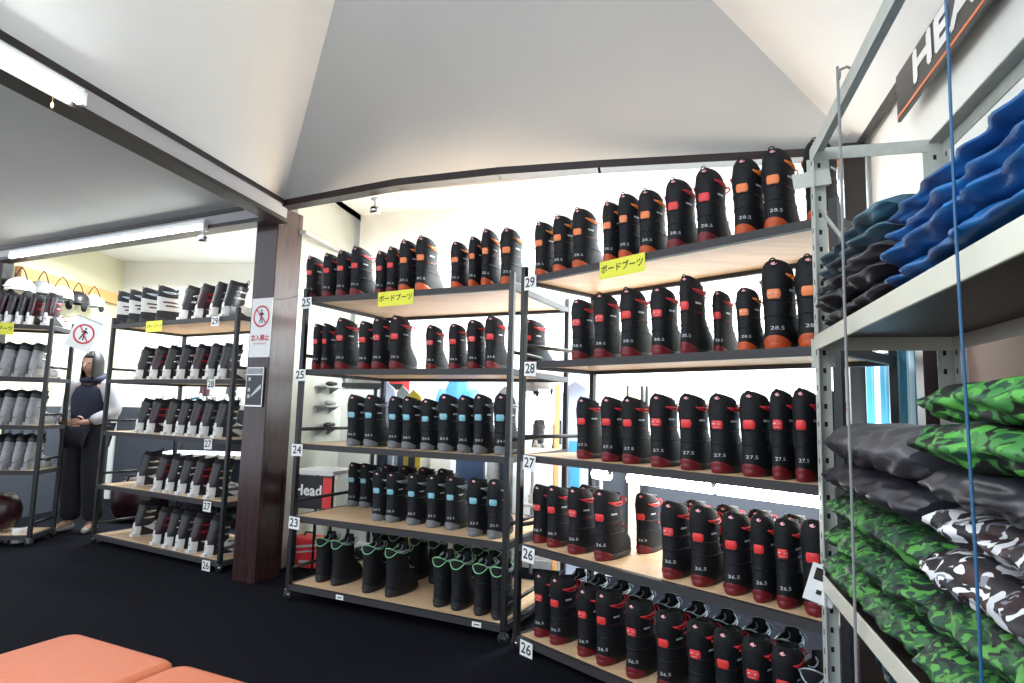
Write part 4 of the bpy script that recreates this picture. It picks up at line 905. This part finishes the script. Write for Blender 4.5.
for i, (px, py, Y, m, d_) in enumerate([(20, 288, 6.1, M['whiteplastic'], 'white helmet hanging by its strap, nearest to the dark post'), (42, 291, 6.4, M['greyplastic'], 'grey helmet hanging by its strap, next to the nearest white helmet'), (61, 296, 6.75, M['whiteplastic'], 'white helmet hanging in the middle of the wire'), (77, 301, 7.05, M['charcoal'], 'black helmet hanging beside the farthest white helmet'), (93, 304, 7.4, M['whiteplastic'], 'white helmet hanging farthest along the wire')]):
    helmet(px, py, Y, m, d_, .95)
# ---------------------------------------------------------------- things behind the left racks
def simple_shelf(name, label, c, x, L_, d, zs_, m, H_):
    x = V(x).normalized(); n = V((-x.y, x.x, 0)); t = thing(name, label, 'shelf', c)
    for u in (0, 1):
        for v in (0, 1):
            mb = MB(); mb.cyl(x*(u*L_)+n*(v*d), x*(u*L_)+n*(v*d)+V((0, 0, H_)), .013, 8); build(mb, 'post', m, t)
    for z in zs_:
        mb = MB(); mb.box(x*L_/2+n*d/2+V((0, 0, z)), x*L_, n*d, (0, 0, .02)); build(mb, 'shelf_board', m, t, .003)
    return t, x, n
t, bx_, bn = simple_shelf('wire_shelf', 'pale tubular shelf unit behind the ski boot rack', (-3.62, 6.95, 0), (1, -.12, 0), 1.9, .42, [.35, .80, 1.18, 1.55], M['steel'], 1.9)
random.seed(3)
for k, z in enumerate((.36, .81, 1.19, 1.56)):
    for i in range(6):
        p = V((-3.62, 6.95, z))+bx_*(.14+.31*i)+bn*.05
        ski_boot(p, math.atan2(bn.y, bn.x)-math.pi/2+R(random.uniform(-10, 10)), ['charcoal', 'grey', 'maroon'][(i+k) % 3], '%s ski boot, %s from left, %s level of pale tubular shelf' % (['charcoal', 'silver grey', 'maroon'][(i+k) % 3], ORD[i+1], ['lowest', 'second', 'third', 'top'][k]), 'ski boots on the pale tubular shelf', .95)
mb = MB(); 
g = atY(134, 398, 6.3); mb.tube([V((.085*math.cos(t_), .02*math.sin(t_), .11*math.sin(t_))) for t_ in [2*math.pi*i/24 for i in range(24)]], .012, 8, closed=True); mb.tube([(0, 0, .11), (0, 0, .22)], .003, 5)
o = tag(build(mb, 'cable_coil', M['lightblue']), 'light blue coiled loop hanging behind the middle ski boots', 'coil'); o.location = r3.a+r3.x*.33+r3.n*.60+V((0, 0, 1.352-.22))
# table with white boards behind
t = thing('table', 'white-topped table with dark skirt behind the standing person', 'table', (-3.05, 6.35, 0))
mb = MB(); mb.abox(-.45, .75, -.22, .22, .66, .70); build(mb, 'tabletop', M['label'], t, .004)
mb = MB(); mb.abox(-.43, .73, -.20, .20, .44, .655); build(mb, 'drawer_box', M['navy'], t)
for u in (-.42, .72):
    for v in (-.19, .19): mb = MB(); mb.cyl((u, v, 0), (u, v, .45), .014, 8); build(mb, 'leg', M['frame'], t)
# bags under the far left rack
def bag(c, sx, sy, sz, m, label, rz=0, seed=0):
    mb = MB(); P = []
    for j in range(13):
        ph = -math.pi/2+math.pi*j/12; row = []
        for i in range(28):
            th = 2*math.pi*i/28; e = .6; cx = math.copysign(abs(math.cos(th))**e, math.cos(th)); cy = math.copysign(abs(math.sin(th))**e, math.sin(th)); cz = math.copysign(abs(math.sin(ph))**.8, math.sin(ph)); cp = abs(math.cos(ph))**.5
            q_ = V((cx*cp*sx/2, cy*cp*sy/2, sz/2+cz*sz/2)); q_ *= 1+.06*noise.noise(q_*9+V((seed, 0, 0))); row.append(q_)
        P.append(row)
    mb.grid(P, 0, True); t = thing('duffel_bag', label, 'bag', c, rz); build(mb, 'bag_body', m, t)
    mb = MB(); mb.tube([(-sx*.22, -sy*.35, sz*.85), (-sx*.15, -sy*.30, sz*1.10), (sx*.15, -sy*.30, sz*1.10), (sx*.22, -sy*.35, sz*.85)], .010, 6); build(mb, 'handle', M['charcoal'], t)
    mb = MB(); mb.tube([(-sx*.40, 0, sz*.99), (0, 0, sz*1.0), (sx*.40, 0, sz*.99)], .006, 5); build(mb, 'zip', M['steel'], t)
bag((-4.35, 5.30, .1005), .50, .26, .30, M['maroon'], 'dark maroon bag on the bottom shelf of the far left rack', R(11), 1)
bag((-4.90, 5.20, .1005), .50, .26, .33, M['charcoal'], 'black bag on the bottom shelf at the far left edge', R(11), 2)
bag((-3.72, 6.45, 0), .50, .40, .42, M['maroon'], 'maroon bag on the floor behind the standing person', R(5), 3)
# snowboard binding on the floor at the left edge
p = atz(12, 543, 0); t = thing('snowboard_binding', 'white-strapped snowboard binding on the floor at the left edge', 'binding', p, R(60))
mb = MB(); mb.box((0, 0, .012), (.11, 0, 0), (0, .24, 0), (0, 0, .018)); build(mb, 'base_plate', M['charcoal'], t, .004)
mb = MB(); P = [[V((.055*math.cos(R(190+160*i/12)), -.10+.05*math.sin(R(190+160*i/12))-.0, z)) for i in range(13)] for z in (.02, .06, .10, .14)]; mb.grid(P); o = build(mb, 'highback', M['whiteplastic'], t); o.modifiers.new('s', 'SOLIDIFY').thickness = .006
for y in (-.03, .08): mb = MB(); mb.tube([(-.055, y, .02), (-.045, y+.01, .07), (0, y+.02, .09), (.045, y+.01, .07), (.055, y, .02)], .010, 6); build(mb, 'strap', M['whiteplastic'], t)
# ---------------------------------------------------------------- things behind the two snowboard boot racks
BWx = V((4.12, -1.30, 0)).normalized(); BWn = V((BWx.y, -BWx.x, 0))   # along the back wall / out of it
BW0 = V((-1.42, 5.55, 0))
def bwp(px, z, off=.03):
    lo, hi = -.2, 4.2
    for _ in range(40):
        m_ = (lo+hi)/2
        if proj(BW0+BWx*m_+BWn*off+V((0, 0, z)))[0] < px: lo = m_
        else: hi = m_
    return BW0+BWx*lo+BWn*off+V((0, 0, z))
sw = mat('dark_slate_panel', (.045, .050, .065), .7)
mb = MB(); mb.box((-2.98, 7.60, .56), (3.7, -.24, 0), (0, .03, 0), (0, 0, 1.12)); struct(mb, 'trim_15', sw)  # panel added to darken the low back wall of the left room
mb = MB(); mb.box((-4.92, 6.9, .56), (0, 1.6, 0), (.03, 0, 0), (0, 0, 1.12)); struct(mb, 'trim_16', sw)  # same added darkening panel, along the left wall
# cream sliding panel with dark head trim
a, b = bwp(331, 1.2), bwp(398, 1.2); wd = (b-a).length; c = (a+b)/2
t = thing('door_1', 'cream panel door', 'door', (c.x, c.y, 0)); del t['label']; del t['category']; t['kind'] = 'structure'
mb = MB(); mb.box(V((0, 0, .68)), BWx*wd, BWn*.03, (0, 0, 1.36)); build(mb, 'door_panel', mat('pale_panel', (.62, .62, .58), .7), t, .003)
mb = MB(); mb.box(V((0, 0, 1.39)), BWx*(wd+.08), BWn*.05, (0, 0, .045)); mb.box(V((0, 0, 1.46)), BWx*(wd+.08), BWn*.05, (0, 0, .02)); mb.box(-BWx*(wd/2+.02)+V((0, 0, .7)), BWx*.03, BWn*.05, (0, 0, 1.4)); mb.box(BWx*.12+V((0, 0, .7)), BWx*.03, BWn*.045, (0, 0, 1.4)); build(mb, 'door_frame', M['frame'], t)
mb = MB(); mb.box(-BWx*(wd/2-.05)+BWn*.02+V((0, 0, .98)), BWx*.02, BWn*.02, (0, 0, .07)); build(mb, 'handle', M['steel'], t)
# small wall shelves with gloves on the partition
pa = V((-1.68, 4.66, 0)); pd = V((.61, 2.98, 0)).normalized(); pn = V((pd.y, -pd.x, 0))
for k, z in enumerate((1.36, 1.20, 1.02)):
    t = thing('wall_shelf', 'small grey wall shelf behind the boot rack, %s of three' % ['highest', 'middle', 'lowest'][k], 'shelf', pa+pd*.55+pn*.01+V((0, 0, z)))
    mb = MB(); mb.box(pn*.055, pn*.11, pd*.30, (0, 0, .012)); build(mb, 'shelf_board', M['greyplastic'], t, .002)
    for s_ in (-.1, .1): mb = MB(); mb.prism([pd*s_, pd*s_+pn*.09, pd*s_+V((0, 0, -.06))], pd*.01); build(mb, 'bracket', M['greyplastic'], t)
    g_ = MB(); g_.ell((0, 0, 0), .04, .08, .022, 8); g_.ell((.03, .03, .0), .015, .045, .015, 6); o = tag(build(g_, 'glove', M['greyplastic' if k % 2 else 'charcoal']), 'rolled glove lying on the %s small wall shelf' % ['highest', 'middle', 'lowest'][k], 'glove'); o.location = pa+pd*.55+pn*.07+V((0, 0, z+.03))
# banner-fronted table and red bag
g = atz(322, 540, 0); tb = V((-1.335, 4.60, 0)); t = thing('table', 'table with black banner front seen through the rack beside the pillar', 'table', tb)
tx = V((.96, -.28, 0)); tn = V((-.28, -.96, 0))
mb = MB(); mb.box(V((0, 0, .735)), tx*.32, tn*.30, (0, 0, .03)); build(mb, 'tabletop', M['label'], t, .003)
mb = MB(); mb.box(tn*.145+V((0, 0, .600)), tx*.31, tn*.008, (0, 0, .23)); mb.box(tn*.151+tx*.118+V((0, 0, .60)), tx*.07, tn*.002, (0, 0, .21), 1); ba = build(mb, 'banner', [M['poster'], M['redpatch']], t)
mb = MB(); put_text(mb, 'Head', tn*.152-tx*.035+V((0, 0, .61)), tx, V((0, 0, 1)), tn, .105, 0, .001, .003); build(mb, 'lettering', M['label'], ba)
for u in (-.14, .14):
    for v in (-.12, .12): mb = MB(); mb.cyl(tx*u+tn*v, tx*u+tn*v+V((0, 0, .72)), .012, 8); build(mb, 'leg', M['frame'], t)
g = atz(300, 553, 0); t = thing('equipment_case', 'red case with white stripes on the floor behind the rack beside the pillar', 'case', (-1.50, 4.86, 0), R(-15))
mb = MB(); mb.box((0, 0, .11), (.24, 0, 0), (0, .18, 0), (0, 0, .22)); build(mb, 'case_body', M['redpatch'], t, .02)
mb = MB(); mb.box((0, -.092, .16), (.22, 0, .03), (0, .003, 0), (0, 0, .016)); mb.box((0, -.092, .12), (.20, 0, .03), (0, .003, 0), (0, 0, .012)); mb.box((.02, -.092, .05), (.09, 0, 0), (0, .003, 0), (0, 0, .018)); build(mb, 'stripe', M['print'], t)
mb = MB(); mb.tube([(-.05, 0, .215), (-.04, 0, .245), (.04, 0, .245), (.05, 0, .215)], .007, 6); build(mb, 'handle', M['charcoal'], t)
# snowboards standing against the wall
def snowboard(px, py_top, Y, w, m, label, lean=0.10, L_=1.45, m2=None):
    p = atY(px, py_top, Y); zt = p.z; zb = zt-L_; mb = MB(); N = 28; pts = []
    for i in range(N+1):
        v = i/N; s_ = v*L_; half = w/2*(1-.12*math.sin(math.pi*v))
        e = .16; d_ = min(s_, L_-s_); 
        if d_ < e: half *= math.sqrt(max(0, 1-((e-d_)/e)**2))
        curl = .03*max(0, (e-d_)/e)**2; pts.append((s_, max(half, .002), curl))
    P = [[V((-h_+2*h_*k/6, -c_, s_)) for k in range(7)] for s_, h_, c_ in pts]; Q = [[q_+V((0, .009, 0)) for q_ in r_] for r_ in P]
    mb.grid(P); mb.grid(Q, 0, flip=True); 
    for k in (0, 6): mb.grid([[r_[k] for r_ in P], [r_[k] for r_ in Q]])
    t = thing('snowboard', label, 'snowboard', (p.x, p.y, max(.0, zb)), R(-17)); o = build(mb, 'deck', m, t); o.rotation_euler = (-lean*0, 0, 0); o.scale.z = 1
    sc = (zt-max(0, zb))/L_; o.scale.z = sc
    mb = MB(); mb.box((0, -.006, L_*sc*.5), (w*.35, 0, 0), (0, .004, 0), (0, 0, L_*sc*.42)); build(mb, 'graphic', m2 or M['darkblue'], t)
    return t
snowboard(388, 382, 5.12, .17, M['topsheet'], 'pale snowboard tip left of the red board behind the boot rack')
snowboard(404, 386, 5.02, .14, M['silver'], 'silver snowboard tip right of the red board behind the boot rack')
snowboard(415, 390, 4.90, .16, M['yellowb'], 'yellow-rimmed snowboard tip behind the boot rack', m2=M['charcoal'])
snowboard(576, 381, 4.30, .21, M['topsheet'], 'pale blue snowboard standing behind the right-hand rack', m2=M['lightblue'])
snowboard(506, 386, 4.66, .16, M['greyplastic'], 'grey snowboard tip behind the post between the racks')
def wall_panel(name, px0, px1, z0, z1, m, label, cat, off=.02, th=.02):
    a, b = bwp(px0, (z0+z1)/2, off), bwp(px1, (z0+z1)/2, off); c = (a+b)/2
    mb = MB(); mb.box((0, 0, 0), b-a, BWn*th, (0, 0, z1-z0)); o = build(mb, name, m, bevel=.003); o.location = c; return tag(o, label, cat)
wall_panel('red_board', 388, 408, .75, 1.48, M['redpatch'], 'red board on the back wall behind the snowboard tips', 'board')
o = wall_panel('whiteboard', 409, 446, .95, 1.50, M['label'], 'white handwritten board on the back wall beside the blue jacket', 'board')
mb = MB(); random.seed(5)
for i in range(7):
    for j in range(5): mb.box(BWx*(-.13+.045*i)+BWn*.012+V((0, 0, .19-.05*j)), BWx*.018+V((0, 0, .01*random.uniform(-1, 1))), BWn*.001, (0, 0, .004))
build(mb, 'handwriting', M['ink'], o)
wall_panel('white_cabinet', 434, 455, .35, .84, M['label'], 'white cabinet low on the back wall behind the boot rack', 'cabinet', .12, .2)
wall_panel('blue_panel', 456, 484, .40, .83, M['darkblue'], 'dark blue panel low on the back wall behind the boot rack', 'panel', .10, .04)
wall_panel('grey_panel', 487, 512, .40, .84, M['greyplastic'], 'grey panel low on the back wall near the rack posts', 'panel', .10, .04)
# hanging blue jacket
p = bwp(458, 1.30, .12); t = thing('hanging_jacket', 'bright blue jacket hanging on the back wall behind the boots', 'clothing', p, R(-17))
mb = MB(); P = []
for j in range(13):
    v = j/12; hw = .075+.10*min(1, v*3.2)+.02*v; P.append([V((hw*math.cos(2*math.pi*i/24), .045*math.sin(2*math.pi*i/24)+.008*math.sin(i*1.9+j), .13-.55*v+(.0 if j else .01))) for i in range(24)])
mb.grid(P, 0, True, flip=True); build(mb, 'jacket_body', mat('mid_blue_cloth', (.05, .20, .50), .6), t)
for s_ in (-1, 1): mb = MB(); mb.tube([(s_*.12, 0, .06), (s_*.17, 0, -.1), (s_*.19, 0, -.34)], [.05, .048, .038], 10); build(mb, 'sleeve', MATS['mid_blue_cloth'], t)
mb = MB(); mb.tube([(-.1, 0, .10), (0, 0, .16), (.1, 0, .10)], .005, 6); mb.tube([(0, 0, .16), (.0, 0, .20), (.015, 0, .215)], .004, 6); build(mb, 'hanger', M['steel'], t)
# white shelf unit with helmets and white boots, seen past the centre posts
wx = BWx; c = V((.02, 4.42, 0)); c = atY(521, 430, 4.45); t, x, n = simple_shelf('white_shelf', 'white shelf unit seen between the posts of the right-hand rack', (c.x, c.y, 0), (1, -.3, 0), .52, .36, [.55, .90, 1.48], M['whiteplastic'], 1.5)
for i in range(2):
    helmet(529+14*i, 388-2*i, 4.58-.03*i, M['greyplastic'] if i == 0 else M['whiteplastic'], ['grey helmet on the white shelf unit, nearer the rack posts', 'white helmet on the white shelf unit'][i], .62, False)
for i in range(2): ski_boot(V((c.x, c.y, .911))+x*(.10+.15*i)+n*.04, math.atan2(n.y, n.x)-math.pi/2, 'charcoal', ['white and charcoal ski boot on the white shelf unit, nearer the rack posts', 'white and charcoal ski boot on the white shelf unit, farther from the posts'][i], 'ski boots on the white shelf unit', .8)
for i in range(4):
    mb = MB(); mb.tube([(0, 0, 0), (0, 0, .05), (0, 0, .06)], [.035, .035, .01], 12); mb.tube([(.035, 0, .015), (.055, 0, .02), (.055, 0, .04), (.035, 0, .045)], .005, 5); o = tag(build(mb, 'cup', M['whiteplastic']), 'small white cup on the lower board of the white shelf unit, %s from left' % ORD[i+1], 'cup', 'cups on the white shelf unit'); o.location = V((c.x, c.y, .561))+x*(.08+.11*i)+n*.08
# orange-edged board beside the shelf
mb = MB(); p = atY(557, 410, 4.33); mb.box((0, 0, .70), (.035, 0, 0), (0, .03, 0), (0, 0, 1.40)); o = tag(build(mb, 'timber_batten', M['orangewood'], bevel=.003), 'orange timber batten standing beside the pale blue snowboard', 'batten'); o.location = (p.x, p.y, 0)
# narrow cream jamb with dark edges behind the right-hand rack
a, b = bwp(628, 1.2), bwp(642, 1.2); c = (a+b)/2; mb = MB(); mb.box(V((c.x, c.y, .7)), b-a, BWn*.06, (0, 0, 1.42)); 
for e_ in (a, b, b+(b-a)*.35): mb.box(V((e_.x, e_.y, .7)), BWx*.018, BWn*.075, (0, 0, 1.44), 1)
struct(mb, 'trim_13', [M['ivory'], M['frame']])
a, b = bwp(592, .4), BW0+BWx*4.15+BWn*.03; mb = MB(); b = V((b.x, b.y, .4)); mb.box((a+b)/2+V((0, 0, .03))-BWn*.01, b-a, BWn*.03, (0, 0, .86)); struct(mb, 'trim_14', mat('dark_slate_panel', (.045, .050, .065), .7))
# fluorescent tubes fixed low on the back wall behind the right-hand rack
print('CURT', kc0, kc1, k1, k2, proj(WP(kc0, .05)+V((0, 0, 1.3))), proj(WP(kc1, .05)+V((0, 0, 1.3))), proj(WP(k1, .05)+V((0, 0, 1.3))), proj(RP(0, DEP, 1.3)), proj(RP(LEN,DEP,1.3)))
def rk(u, z, d_=.70): return r2.a+r2.x*u+r2.n*d_+V((0, 0, z))
for i, (u0, u1) in enumerate(((.05, .16), (.30, .80), (.83, 1.54))):
    a, b = rk(u0, .862, .535), rk(u1, .862, .535)
    t = thing('fluorescent_lamp', ['short lit tube behind the right-hand rack, below its middle shelf', 'central lit tube behind the right-hand rack, below its middle shelf', 'long lit tube behind the right-hand rack next to the steel post'][i], 'lamp', (a+b)/2, 0, 'lit tubes behind the right-hand rack')
    m_ = (a+b)/2; mb = MB(); mb.tube([a-m_, b-m_], .028, 14); build(mb, 'tube', M['tube'], t)
    mb = MB(); mb.box(V((0, 0, .032)), (b-a), r2.n*.04, (0, 0, .012)); build(mb, 'lamp_housing', M['lamp_body'], t, .003)
    mb = MB(); 
    for e_ in (a, b): mb.box(e_-m_+V((0, 0, .045)), r2.x*.012, r2.n*.03, (0, 0, .09))
    build(mb, 'clip', M['frame'], t)
    area('tube_light', m_+r2.n*.034, (b-a).length, .04, 14*(b-a).length, r2.n+V((0, 0, .1)), b-a)
